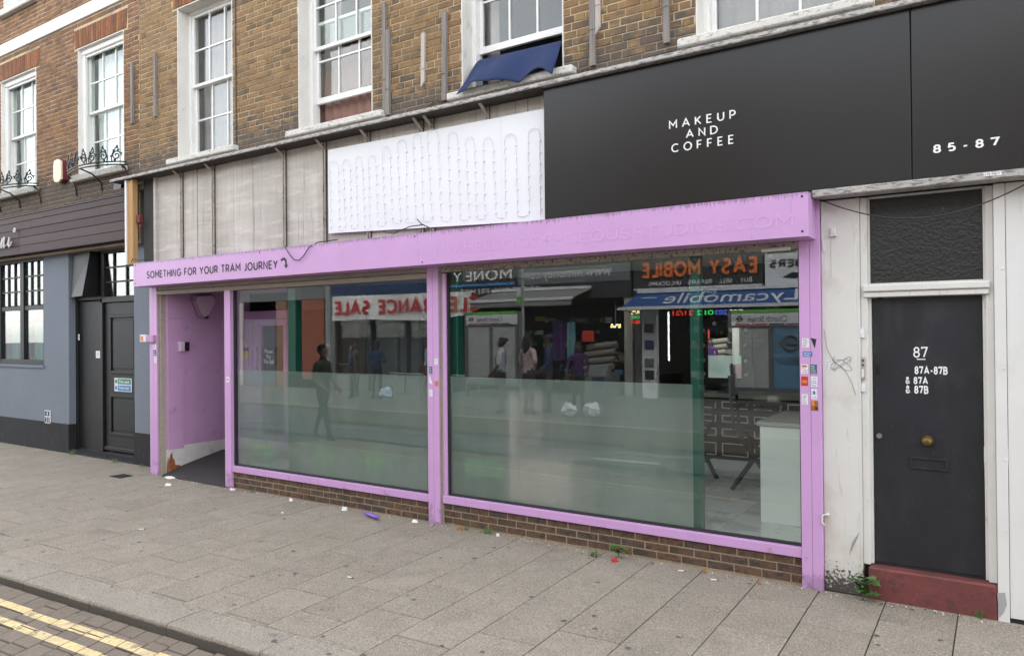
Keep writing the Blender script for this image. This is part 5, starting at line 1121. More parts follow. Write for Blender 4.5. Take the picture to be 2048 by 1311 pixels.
mb = MB(); z = gz(-5.75, -.17); mb.tube([(-5.89, -.13, z + .03), (-5.86, -.135, z + .034), (-5.84, -.14, z + .034), (-5.72, -.18, z + .033), (-5.62, -.21, z + .032), (-5.59, -.22, z + .03)], [.010, .011, .021, .018, .021, .010], 8)
solo(mb, 'plastic_bottle', m_['purple_plastic'], 'squashed purple plastic bottle lying under the left window', 'bottle', smooth=True)
mb = MB(); z = gz(-2.85, -.15); mb.tube([(-2.85, -.15, z), (-2.85, -.15, z + .014)], .028, 14); solo(mb, 'bottle_cap', m_['red_plastic'], 'round red plastic cap on the paving below the right window', 'bottle cap')
for x, y, a, lab in ((-2.28, -.12, .3, 'white cigarette stub under the right window, left of two'), (-1.98, -.19, .2, 'white cigarette stub under the right window, right of two'), (-7.6, -1.7, .8, 'white cigarette stub alone on the open paving'), (-4.60, -1.62, .05, 'white cigarette stub on the paving before the centre post')):
    mb = MB(); z = gz(x, y) + .006; mb.tube([(x, y, z), (x + .045 * math.cos(a), y + .045 * math.sin(a), z)], .0055, 6); mb.tube([(x + .0455 * math.cos(a), y + .0455 * math.sin(a), z), (x + .065 * math.cos(a), y + .065 * math.sin(a), z)], .0056, 6, 1)
    solo(mb, 'cigarette_stub', [m_['litter_white'], m_['rust_leaf']], lab, 'cigarette stub', 'cigarette stubs on the paving')
mb = MB(); rg = random.Random(3)                          # fine grit gathered along the wall foot
for k in range(520):
    x = rg.uniform(-10.2, .1); y = -abs(rg.gauss(0, .05)) - .005; s_ = rg.uniform(.002, .008); z = gz(x, y); mb.raw([(x - s_, y, z), (x + s_ * .6, y - s_, z), (x + s_ * .5, y + s_, z), (x, y, z + s_)], [(0, 1, 3), (1, 2, 3), (2, 0, 3)], rg.choice((0, 0, 1, 2)))
o = solo(mb, 'wall_foot_grit', [m_['rust_leaf'], m_['litter_white'], m_['black_plinth']], 'line of grit and tiny scraps along the foot of the shopfront', 'grit', kind='stuff')
def tuft(x, y, n, h, sp, label, name='grass_tuft', cat='weed', y1=0):
    rr = random.Random(int(x * 100)); mb = MB(); z = gz(x, y)
    for k in range(n):
        a = rr.uniform(0, 6.28); l = h * rr.uniform(.5, 1.1); bx, by = x + rr.gauss(0, sp * .35), y + rr.gauss(0, sp * .15); dx, dy = math.cos(a) * sp * rr.uniform(.2, 1), math.sin(a) * sp * .6 * rr.uniform(.2, 1); wd = .0022
        p = [(bx, by, z), (bx + dx * .4, by + dy * .4, z + l * .6), (bx + dx, by + dy, z + l * .85)]
        mb.raw([(p[0][0] - wd, p[0][1], p[0][2]), (p[0][0] + wd, p[0][1], p[0][2]), (p[1][0] + wd * .8, p[1][1], p[1][2]), (p[1][0] - wd * .8, p[1][1], p[1][2]), p[2]], [(0, 1, 2, 3), (3, 2, 4)])
    return solo(mb, name, m_['weed'], label, cat, 'weeds along the foot of the walls')
tuft(-4.28, -.03, 46, .09, .12, 'grass tuft under the right window near the centre post'); tuft(-3.05, -.14, 40, .08, .06, 'grass tuft in a paving joint left of the red cap'); tuft(-7.95, -.03, 26, .07, .08, 'grass tuft under the left window near the entrance'); tuft(-4.55, -.03, 14, .07, .05, 'thin grass tuft between the dead leaf and the bigger tuft')
tuft(-13.05, .25, 40, .13, .12, 'grass tuft at the left end of the black step'); tuft(-11.65, .21, 36, .1, .1, 'grass tuft at the right end of the black step'); tuft(-10.9, .22, 24, .08, .08, 'grass tuft at the foot of the grey pier'); tuft(-.16, .005, 20, .08, .05, 'grass tuft at the right end of the red step')
def leafy(x, y, n, h, sp, lf, label, lean=0):
    t = thing('leafy_weed', label, 'weed', (x, y, gz(x, y)), 'weeds along the foot of the walls'); rr = random.Random(int(x * 77)); z = gz(x, y)
    st = MB(); st.tube([(x, y, z), (x + lean * .4, y - .01, z + h * .5), (x + lean, y - .02, z + h)], .005, 5); st.build('stem', m_['weed'], t)
    proto = MB()                                       # a lobed leaf, folded along its rib
    half = [(0, 0), (.14, .1), (.3, .16), (.34, .1), (.46, .26), (.56, .2), (.6, .12), (.74, .22), (.82, .1), (1, 0)]
    for sgn in (1, -1):
        ps = [(a, sgn * b * 1.5, .06 * abs(b) * 4 - .25 * a * a) for a, b in half]
        rib = [(a, 0, -.25 * a * a) for a, b in half]
        for i in range(len(half) - 1): proto.poly([rib[i], rib[i + 1], ps[i + 1], ps[i]][::sgn])
    pm = proto.mesh('leaf', m_['weed'])
    for k in range(n):
        a = k * 2.4 + rr.uniform(-.3, .3); f = (k + .5) / n; el = rr.uniform(-.7, .1) - .5 * (1 - f); s_ = lf * rr.uniform(.7, 1.15)
        inst('leaf', pm, t, (x + lean * f, y - .02 * f, z + .02 + h * f * .95), (s_, s_, s_), (rr.uniform(-.3, .3), el, a if math.sin(a) < .4 else -a))
leafy(-.885, -.03, 18, .17, .2, .12, 'jagged leafy weed between the pilaster and the red step', .02); leafy(-2.86, -.05, 10, .10, .1, .09, 'small leafy weed above the red cap', .01)

# ================================================================== THE FAR SIDE OF THE STREET (behind the camera, seen in the glass)
V = lambda yv: .148 - yv
mk('far_brick', (.23, .13, .08), rough=.9, noise=[(3, .15), (40, .25)]); mk('far_slab', (.12, .115, .105), rough=.9, noise=[(3, .15)]); mk('far_render', (.15, .155, .15), rough=.9, noise=[(2, .1)]); mk('far_dark', (.028, .028, .03), rough=.7); mk('far_cream', (.42, .40, .36), rough=.9, noise=[(2, .08)])
mk('terracotta', (.26, .08, .045), rough=.8, noise=[(3, .1)]); mk('shop_dark', (.022, .021, .02), rough=.9); mk('banner_white', (.72, .71, .68), rough=.8, noise=[(4, .05)]); mk('banner_red', (.48, .02, .02), rough=.8)
mk('orange', (.72, .16, .03), rough=.6); mk('blue_awning', (.012, .07, .22), rough=.8, noise=[(5, .08)]); mk('awning_grey', (.2, .195, .18), rough=.9, noise=[((1, 14, 14), .3)])
mk('lamp_grey', (.36, .37, .37), rough=.5, metal=.3); mk('stop_green', (.12, .42, .06), rough=.5); mk('stop_white', (.62, .63, .64), rough=.5); mk('stop_grey', (.12, .125, .13), rough=.4); mk('poster', (.36, .38, .36), rough=.4, noise=[((2, 2, 30), .25)]); mk('poster_dark', (.10, .22, .34), rough=.4, noise=[(3, .3)])
mk('purple_cloth', (.045, .012, .09), rough=.9); mk('aqua_cloth', (.13, .3, .33), rough=.9); mk('navy', (.022, .045, .11), rough=.9); mk('tee_grey', (.5, .52, .56), rough=.9); mk('floral', (.5, .38, .38), rough=.9, spots=[((22, 22, 22), .52, .56, (.62, .6, .58), .9), ((30, 30, 30), .58, .6, (.4, .05, .06), .9)]); mk('trouser', (.035, .036, .042), rough=.9); mk('beige_cloth', (.2, .18, .15), rough=.9); mk('light_blue', (.48, .58, .7), rough=.9)
mk('skin_dark', (.10, .052, .032), rough=.6); mk('skin_mid', (.25, .14, .09), rough=.6); mk('hair', (.010, .008, .007), rough=.7); mk('olive', (.06, .062, .045), rough=.9); mk('led_r', (.3, .02, .02), emit=((1, .05, .03), 2.2)); mk('led_g', (.02, .3, .05), emit=((.05, 1, .2), 1.8)); mk('led_b', (.03, .08, .4), emit=((.1, .2, 1), 2.2)); mk('led_w', (.8, .8, .85), emit=((.85, .85, 1), 3.5)); mk('lamp_warm', (.8, .6, .3), emit=((1, .7, .3), 6)); mk('bag_white', (.7, .7, .72), rough=.5)
def vbox(mb, x0, x1, a, b, z0, z1, m=0): return mb.box(x0, x1, V(a), V(b), z0, z1, m)
FZ = -.05
def far_house(label, x0, x1, h, mt, fascia, zf0=2.95, zf1=3.95, nw=2, name='shop_building'):
    t = thing(name, label, 'building', ((x0 + x1) / 2, V(13.2), FZ)); wb = MB(); ww = (x1 - x0) / nw
    hs_ = [(x0 + ww * (k + .5) - .5, x0 + ww * (k + .5) + .5, 5.1, 6.9) for k in range(nw)]
    mb = MB(); slab_with_holes(mb, x0 + .003, x1 - .003, zf1, h, V(13.4), V(13.15), hs_); mb.build('wall', m_[mt], t)
    mb = MB(); vbox(mb, x0 + .003, x1 - .003, 13.0, 13.4, zf0, zf1 - .003); mb.build('fascia', m_[fascia], t)
    mb = MB(); vbox(mb, x0 + .003, x0 + .25, 13.05, 13.4, FZ, zf0 - .002); vbox(mb, x1 - .25, x1 - .003, 13.05, 13.4, FZ, zf0 - .002); vbox(mb, x0 + .003, x1 - .003, 12.98, 21, h, h + .2); mb.build('pier', m_['far_render' if mt != 'far_cream' else 'far_cream'], t)
    mb = MB(); vbox(mb, x0 + .01, x1 - .01, 17, 17.1, FZ, h); vbox(mb, x0 + .01, x0 + .06, 13.45, 17, FZ, h); vbox(mb, x1 - .06, x1 - .01, 13.45, 17, FZ, h); vbox(mb, x0, x1, 13.45, 17, zf0, zf0 + .05); vbox(mb, x0, x1, 13.45, 17, 4.6, 4.65); vbox(mb, x0, x1, 13.05, 17, FZ - .01, FZ + .02); mb.build('interior', m_['shop_dark'], t)
    for a, b, c, d in hs_:
        mb = MB()
        for p, q, r_, s_ in ((a, a + .07, c, d), (b - .07, b, c, d), (a + .07, b - .07, d - .07, d), (a + .07, b - .07, c, c + .08), (a + .07, b - .07, (c + d) / 2 - .03, (c + d) / 2 + .03)): vbox(mb, p, q, 13.25, 13.35, r_, s_)
        f = mb.build('window', m_['white_sash'], t); mb = MB(); vbox(mb, a + .06, b - .06, 13.3, 13.305, c + .06, d - .06); mb.build('pane', m_['glass'], f)
    return t
def ftext(body, x0, x1, z0, z1, yv, mt, parent, **k): return text(body, x0, x1, z0, z1, V(yv), m_[mt], parent, face=1, **k)
b0 = far_house('grey rendered building with a terracotta shutter beyond the far lamp post', -29, -20.75, 8, 'far_render', 'far_render', 3.3, 3.9, 3)
mb = MB(); vbox(mb, -22.15, -20.95, 12.98, 13.04, .3, 3.28); mb.build('shutter', m_['terracotta'], b0)
mb = MB(); vbox(mb, -23.6, -23.0, 12.95, 13.04, FZ, 3.28); mb.build('brick_pier', m_['far_brick'], b0); mb = MB(); vbox(mb, -25.6, -23.7, 12.99, 13.05, FZ, 2.6); vbox(mb, -29, -25.7, 12.99, 13.05, FZ, 3.28, 1); mb.build('grey_door', [m_['room_grey'], m_['far_cream']], b0)
b1 = far_house('grey shop with three tall windows under the white sale banner', -20.7, -15.75, 8.6, 'far_brick', 'navy', 3.32, 4.0, 2)
for x0, x1 in ((-20.4, -18.8), (-18.65, -17.1), (-17.0, -15.95)):
    mb = MB(); vbox(mb, x0, x1, 13.22, 13.25, .55, 3.25); mb.build('shop_window_pane', m_['shop_glass'], b1); mb = MB(); vbox(mb, x0, x1, 13.06, 13.3, FZ, .5); vbox(mb, x0 + .1, x1 - .1, 13.19, 13.21, 2.3, 2.42, 1); mb.build('stall_board', [m_['far_render'], m_['poster']], b1); mb = MB(); vbox(mb, x0 - .09, x0, 13.1, 13.3, FZ, 3.3); mb.build('mullion', m_['far_dark'], b1)
    mb = MB(); vbox(mb, x0, x1, 14.6, 14.7, FZ, 3.2); mb.build('display_back', m_['far_render'], b1)
b2 = far_house('dark shop under a grey striped awning', -15.7, -8.62, 8.2, 'far_cream', 'far_dark', 2.95, 4.1, 3)
stroke_text("CROYDON'S PREMIER", -14.6, -11.6, 3.20, 3.38, V(12.995), m_['banner_white'], b2, face=1, depth=.01, pen=.13, gap=.35); stroke_text('MONEY', -14.9, -12.6, 3.62, 3.98, V(12.995), m_['banner_white'], b2, face=1, depth=.01, pen=.17, gap=.2)
mb = MB(); vbox(mb, -15.2, -12.5, 12.97, 12.999, 3.46, 3.54); mb.build('blue_stripe', m_['sign_blue'], b2)
mb = MB(); vbox(mb, -12.35, -8.65, 12.96, 12.999, 3.42, 3.9); mb.build('name_board', m_['room_grey'], b2); ftext('www.mmoney.com', -12.2, -9.2, 3.5, 3.78, 12.955, 'banner_white', b2, depth=.01)
b3 = far_house('mobile phone shop with a black sign in orange letters', -8.55, -5.03, 8.4, 'far_brick', 'far_dark', 3.1, 4.05, 2)
stroke_text('EASY MOBILE', -8.27, -5.16, 3.44, 3.88, V(12.99), m_['orange'], b3, face=1, depth=.03, pen=.25, gap=.12); stroke_text('BUY • SELL • REPAIRS • UNLOCKING', -8.1, -5.3, 3.22, 3.34, V(12.99), m_['banner_white'], b3, face=1, depth=.01, pen=.16, gap=.2)
mb = MB(); vbox(mb, -8.53, -5.05, 12.95, 12.999, 3.12, 3.16); mb.build('sign_edge', m_['stop_white'], b3)
b4 = far_house('barber shop with a white sign', -4.98, .5, 8.0, 'far_cream', 'stop_white', 3.1, 4.05, 2)
stroke_text('BARBERS', -4.85, -3.4, 3.55, 3.75, V(12.99), m_['letter_black'], b4, face=1, depth=.01, pen=.22, gap=.2)
mb = MB(); mb.raw([(x, V(12.985), z) for x, z in ((-4.55, 3.3), (-4.3, 3.42), (-4.05, 3.36), (-3.8, 3.42), (-3.55, 3.3), (-3.8, 3.26), (-4.05, 3.28), (-4.3, 3.26))], [(0, 1, 2, 7), (2, 6, 7), (2, 3, 5, 6), (3, 4, 5)]); mb.build('moustache_logo', m_['letter_black'], b4)
b5 = far_house('plain brick shop at the far right of the opposite terrace', .6, 12, 8.2, 'far_brick', 'far_render', 3.1, 4.05, 4)
def stock(t, x0, x1, seed):
    rr = random.Random(seed); mb = MB(); cols = ['poster', 'sign_red', 'sign_blue', 'sign_yellow', 'beige_cloth', 'navy', 'tee_grey', 'far_cream', 'sign_green']
    for k in range(110):
        x = rr.uniform(x0, x1); d = rr.uniform(13.6, 16.3); z = rr.choice((.3, .7, 1.1, 1.5, 1.9, 2.3)) + rr.uniform(-.06, .06); a, b = rr.uniform(.03, .16), rr.uniform(.04, .2)
        vbox(mb, x - a, x + a, d, d + .12, z, z + b, rr.randrange(len(cols)))
    o = mb.build('stock', [m_[c] for c in cols], t); o['kind'] = 'stuff'
stock(b2, -13.3, -8.9, 1); stock(b3, -7.6, -5.3, 2)
# things on and before those shops
mb = MB(); sh_ = lambda u, v: (-20.36 + 6.3 * u, V(12.85) - .02 * math.sin(u * 40) * (1 - v) - .03 * math.sin(u * 13 + 3 * v), 2.47 + (.08 * max(0, u - .72) * 8 if u > .72 else 0) * (1 - v) + .88 * v + .03 * math.sin(u * 6) * (1 - v) - .05 * u)
mb.sheet(sh_, 60, 6); bn_ = thing('sale_banner', 'sagging white banner reading CLEARANCE SALE in red', 'banner', (-17, V(12.85), 2.5)); o = mb.build('cloth', m_['banner_white'], bn_); o.modifiers.new('thickness', 'SOLIDIFY').thickness = .01
stroke_text('CLEARANCE SALE', -20.15, -13.6, 2.64, 3.18, V(12.77), m_['banner_red'], bn_, face=1, depth=.004, pen=.25, gap=.14)
def awning(label, x0, x1, zt, zb, proj, mt, valance, name='awning'):
    t = thing(name, label, 'awning', ((x0 + x1) / 2, V(13), zb)); mb = MB(); a, b = V(12.99), V(12.99 - proj)
    mb.raw([(x0, a, zt), (x1, a, zt), (x1, b, zb), (x0, b, zb), (x0, a, zt - .02), (x1, a, zt - .02), (x1, b, zb - .02), (x0, b, zb - .02)], [(0, 1, 2, 3), (7, 6, 5, 4), (0, 3, 7, 4), (1, 5, 6, 2), (2, 6, 7, 3), (0, 4, 5, 1)]); mb.build('canopy', m_[mt], t, recalc=True)
    mb = MB(); mb.box(x0 - .05, x1 + .05, b - .001, b + .05, zb - .05, zb + .03); mb.box(x0, x1, a, a + .1, zt, zt + .08); mb.build('front_bar', m_['stop_white'], t)
    if valance:
        n = int((x1 - x0) / .12); mb = MB()
        for k in range(n): q = x0 + (x1 - x0) * k / n; q2 = x0 + (x1 - x0) * (k + 1) / n; mb.prism([(q, zb - .05), (q2, zb - .05), (q2, zb - .18), ((q + q2) / 2, zb - .22), (q, zb - .18)], b + .01, b + .02)
        mb.build('valance', m_[mt], t)
    for x in (x0 + .1, x1 - .1): mb = MB(); mb.tube([(x, a + .02, zb - .05), (x, (a + b) / 2, zb - .12), (x, b, zb - .03)], .02, 6); mb.build('arm', m_['far_dark'], t)
    return t
awning('grey striped awning with scalloped valance over the dark shop', -13.3, -9.85, 3.24, 2.93, 1.2, 'awning_grey', True)
aw = awning('blue awning with white lettering over the phone shop', -8.4, -3.6, 3.03, 2.60, 1.2, 'blue_awning', False)
lt = text('Lycamobile', -7.4, -4.0, 0, .46, 0, m_['stop_white'], aw, face=1, depth=.004, shear=.3)
ang = math.atan2(.43, 1.2)
for v_ in lt.data.vertices: t_ = v_.co.z; v_.co = (v_.co.x, V(12.99) + (1.2 - t_ * 2.4) * 1 + 0, 3.03 - .43 * (1.2 - t_ * 2.4) / 1.2 + .004 + v_.co.y)
mb = MB(); hp = [(-6.35 + .16 * math.sin(t) ** 3 * 1.2, .12 * math.cos(t) - .045 * math.cos(2 * t) - .02 * math.cos(3 * t)) for t in [k * .3 for k in range(22)]]
mb.tube([(x, V(12.99) + .28 - z * 1.8, 3.03 - .43 * (.28 - z * 1.8) / 1.2 + .01) for x, z in hp], .012, 5); mb.build('heart_outline', m_['stop_white'], aw)
# tram stop boards
def stop_board(label, x0, x1, yv, zt):
    t = thing('tram_stop_board', label, 'notice board', ((x0 + x1) / 2, V(yv), FZ), 'tram stop boards on the far pavement'); y = V(yv)
    for x in (x0, x1): mb = MB(); mb.tube([(x, y - .08, FZ), (x, y - .08, zt)], .05, 8); mb.build('post', m_['stop_grey'], t)
    mb = MB(); mb.cbox(x0 + .05, x1 - .05, y - .1, y - .02, .55, zt - .37, .01); mb.build('case', m_['stop_grey'], t)
    mb = MB(); mb.cbox(x0 + .05, x1 - .05, y - .1, y, zt - .36, zt - .08, .005); mb.build('header', m_['stop_white'], t); mb = MB(); mb.cbox(x0 + .05, x1 - .05, y - .1, y + .005, zt - .078, zt, .005); mb.build('green_strip', m_['stop_green'], t)
    w_ = x1 - x0; mb = MB(); mb.tube([(x0 + .24 + .055 * math.cos(k * .6), y + .003, zt - .2 + .055 * math.sin(k * .6)) for k in range(12)], .012, 5); mb.box(x0 + .16, x0 + .32, y + .001, y + .012, zt - .213, zt - .187); mb.build('roundel', m_['letter_black'], t)
    text('Church Street', x0 + .42, x0 + .42 + .85, zt - .275, zt - .14, y + .001, m_['letter_black'], t, face=1, depth=.004)
    mb = MB()
    for k, c in ((0, 0), (1, 0), (2, 1), (3, 1)): mb.box(x0 + .15 + w_ * .2 * k, x0 + .11 + w_ * .2 * (k + 1), y + .001, y + .004, zt - .345, zt - .31, c)
    mb.build('route_strip', [m_['led_r'] if 0 else m_['sign_red'], m_['purple_cloth']], t)
    mid = (x0 + x1) / 2
    for a, b, k in ((x0 + .12, mid - .06, 'poster'), (mid + .06, x1 - .12, 'poster' if x0 < -8 else 'poster_dark')):
        mb = MB(); mb.box(a, b, y - .018, y - .012, .72, zt - .43); pq = mb.build('poster', m_['poster' if (k == 'poster') else k], t)
        if k == 'poster' and x0 > -8:
            pass
    return t
stop_board('tram stop board headed Church Street beside the awning of the dark shop', -12.62, -10.82, 10.6, 2.56)
sb = stop_board('tram stop board headed Church Street below the blue awning', -5.16, -3.32, 10.6, 2.45)
y = V(10.58)
mb = MB(); c0 = (-3.82, 1.72); mb.tube([(c0[0] + .16 * math.cos(k * .3), y - .005, c0[1] + .16 * math.sin(k * .3)) for k in range(23)], .03, 6); mb.box(c0[0] - .25, c0[0] + .25, y - .02, y + .01, c0[1] - .035, c0[1] + .035); mb.build('roundel', m_['stop_grey'], sb)
text('ARE THEY\nCHECKING OUT\nSECURITY?', -5.0, -4.4, 1.62, 1.9, y - .022, m_['stop_white'], sb, face=1, depth=.003); text('Tram fares are\nfrozen again until\n1 November', -4.1, -3.55, 1.25, 1.42, y - .022, m_['letter_black'], sb, face=1, depth=.003)
def far_pole(label, x, yv, r, h, base, name):
    t = thing(name, label, 'pole', (x, V(yv), FZ)); mb = MB(); mb.tube([(x, V(yv), FZ), (x, V(yv), h)], r, 12); mb.build('pole', m_['lamp_grey'], t)
    if base: mb = MB(); mb.tube([(x, V(yv), FZ), (x, V(yv), 1.62), (x, V(yv), 1.7)], [base, base, r], 12); mb.build('base', m_['lamp_grey'], t)
    return t
lp = far_pole('pale grey lamp post with a thick base on the far kerb', -16.7, 9.3, .075, 8.5, .14, 'lamp_post'); mb = MB(); mb.tube([(-16.7, V(9.3), 8.4), (-16.7, V(8.6), 8.7), (-16.7, V(7.8), 8.7)], .05, 8); mb.ball((-16.7, V(7.6), 8.68), (.15, .35, .08)); mb.build('lamp_head', m_['lamp_grey'], lp)
sp_ = far_pole('thin grey pole with a green and white flag plate', -9.77, 9.2, .035, 4.2, 0, 'sign_pole'); mb = MB(); mb.box(-9.95, -9.82, V(9.2) - .01, V(9.2) + .01, 2.7, 2.86); mb.box(-9.95, -9.82, V(9.2) - .01, V(9.2) + .01, 2.863, 3.1, 1); mb.build('flag_plate', [m_['stop_green'], m_['stop_white']], sp_)
dsb = thing('display_board', 'white display column with phone pictures beside the phone shop', 'display board', (-7.9, V(12.6), FZ)); mb = MB(); vbox(mb, -8.12, -7.70, 12.55, 12.7, FZ, 2.9); mb.build('column', m_['stop_white'], dsb)
for z, k in ((1.95, 'letter_black'), (1.5, 'navy'), (1.02, 'room_grey'), (.7, 'letter_black')): mb = MB(); vbox(mb, -8.04, -7.78, 12.53, 12.549, z, z + .24); mb.build('picture', m_[k], dsb)
t = thing('tube_light', 'upright white tube light in the phone shop doorway', 'lamp', (-7.42, V(12.7), 1.2)); mb = MB(); mb.tube([(-7.42, V(12.7), 1.2), (-7.42, V(12.7), 2.5)], .025, 8); mb.build('tube', m_['led_w'], t)
t = thing('led_sign', 'scrolling red green and blue LED text in the phone shop window', 'LED sign', (-6.6, V(12.7), 2.45)); mb = MB(); vbox(mb, -7.35, -5.3, 12.7, 12.75, 2.36, 2.56); mb.build('case', m_['far_dark'], t)
for tx, a, b, k in (('21\\21', -7.3, -6.75, 'led_r'), ('12', -6.65, -6.4, 'led_g'), ('0', -6.35, -6.2, 'led_g'), ('203', -6.15, -5.85, 'led_b'), ('TOP', -5.8, -5.45, 'led_w')): ftext(tx.replace('\\', '/'), a, b, 2.40, 2.52, 12.695, k, t, depth=.004)
t = thing('open_sign', 'small stacked yellow green and red neon sign', 'neon sign', (-8.3, V(12.6), 2.2)); 
for tx, z, k in (('TRAVEL', 2.46, 'lamp_warm'), ('ONE', 2.33, 'led_g'), ('BUS', 2.2, 'led_r')): ftext(tx, -8.45, -8.2, z, z + .09, 12.6, k, t, depth=.004)
t = thing('chandelier', 'small lit crystal chandelier hanging in the dark shop', 'chandelier', (-9.25, V(13.3), 2.3)); mb = MB(); mb.tube([(-9.25, V(13.3), 2.9), (-9.25, V(13.3), 2.2)], .01, 5); mb.build('chain', m_['chrome'], t); mb = MB()
for k in range(10): mb.ball((-9.25 + .13 * math.cos(k * .628), V(13.3) + .13 * math.sin(k * .628), 2.12 + (.06 if k % 2 else 0)), .025, 0, 6, 4)
mb.build('bulb', m_['lamp_warm'], t)
for k, (dy_, lab) in enumerate(((0, 'bottom carpet roll of the stack outside the dark shop'), (.2, 'second carpet roll from the bottom outside the dark shop'), (.4, 'third carpet roll from the bottom outside the dark shop'), (.6, 'top carpet roll of the stack outside the dark shop'))):
    mb = MB(); mb.tube([(-9.85 + .05 * k, V(12.5 - .03 * k), .95 + dy_), (-8.95 + .04 * k, V(12.5), 1.05 + dy_)], .09, 10); mb.tube([(-9.852 + .05 * k, V(12.5 - .03 * k), .95 + dy_), (-9.85 + .05 * k, V(12.5 - .03 * k), .95 + dy_)], .05, 10, 1); solo(mb, 'carpet_roll', [m_['beige_cloth'], m_['shop_dark']], lab, 'carpet roll', 'carpet rolls outside the dark shop')
mb = MB(); vbox(mb, -9.9, -8.9, 12.3, 12.8, FZ, .85); solo(mb, 'trestle', m_['far_render'], 'grey trestle under the carpet rolls', 'stand')
for x0, x1, k, lab in ((-10.75, -10.32, 'purple_cloth', 'purple cloth hanging outside the dark shop'), (-10.28, -10.0, 'aqua_cloth', 'pale aqua cloth hanging outside the dark shop')):
    mb = MB().sheet(lambda u, v: (x0 + (x1 - x0) * u, V(12.3) + .03 * math.sin(u * 14), 1.2 + 1.08 * v), 14, 4); o = solo(mb, 'hanging_cloth', m_[k], lab, 'cloth', 'cloths hung outside the dark shop'); o.modifiers.new('thickness', 'SOLIDIFY').thickness = .01
mb = MB(); vbox(mb, -9.75, -9.4, 12.2, 12.25, 1.72, 2.02); solo(mb, 'red_sign', m_['sign_red'], 'red square card in the dark shop', 'sign')
t = thing('ticket_machine', 'grey ticket machine on the far pavement', 'ticket machine', (-8.55, V(10.7), FZ)); mb = MB(); vbox(mb, -8.8, -8.25, 10.6, 10.95, FZ, .9); mb.raw([(-8.8, V(10.6), .9), (-8.25, V(10.6), .9), (-8.25, V(10.95), .9), (-8.8, V(10.95), .9), (-8.8, V(10.75), 1.15), (-8.25, V(10.75), 1.15), (-8.25, V(10.95), 1.15), (-8.8, V(10.95), 1.15)], [(4, 5, 6, 7), (0, 1, 5, 4), (1, 2, 6, 5), (2, 3, 7, 6), (3, 0, 4, 7)]); mb.build('body', m_['far_render'], t, recalc=True)
mb = MB(); vbox(mb, -8.6, -8.3, 10.58, 10.599, .6, .85); mb.build('screen', m_['navy'], t)
for x, y_, s_, k, lab in ((-7.7, 7.75, .18, 'bag_white', 'white carrier bag on the far pavement, left in the glass'), (-7.25, 7.9, .19, 'bag_white', 'white carrier bag slumped on the far pavement, right in the glass'), (-15.9, 10.9, .25, 'light_blue', 'pale blue bag by the feet of the waiting people')):
    rr = random.Random(int(x * 9)); fz_ = .2 if y_ < 10 else FZ; mb = MB().ball((x, V(y_), fz_ + s_ * .7), (s_, s_ * .7, s_ * .85), 0, 12, 8); mb.v = [(a + rr.uniform(-.04, .04), b + rr.uniform(-.04, .04), max(fz_ + .002, c + rr.uniform(-.05, .05))) for a, b, c in mb.v]; solo(mb, 'carrier_bag', m_[k], lab, 'bag', 'bags on the far pavement')
for x in (-15.6, -13.3):
    t = thing('stop_bench', 'steel perch seat at the tram stop, ' + ('behind the man in the pale blue shirt' if x < -15 else 'beside the tram stop board'), 'seat', (x, V(11.5), FZ)); mb = MB()
    mb.tube([(x - .7, V(11.5), .72), (x + .7, V(11.5), .72)], .03, 8); mb.build('seat_rail', m_['lamp_grey'], t)
    for d in (-.5, .5): mb = MB(); mb.tube([(x + d, V(11.5), FZ), (x + d, V(11.5), .72)], .03, 8); mb.build('leg', m_['lamp_grey'], t)

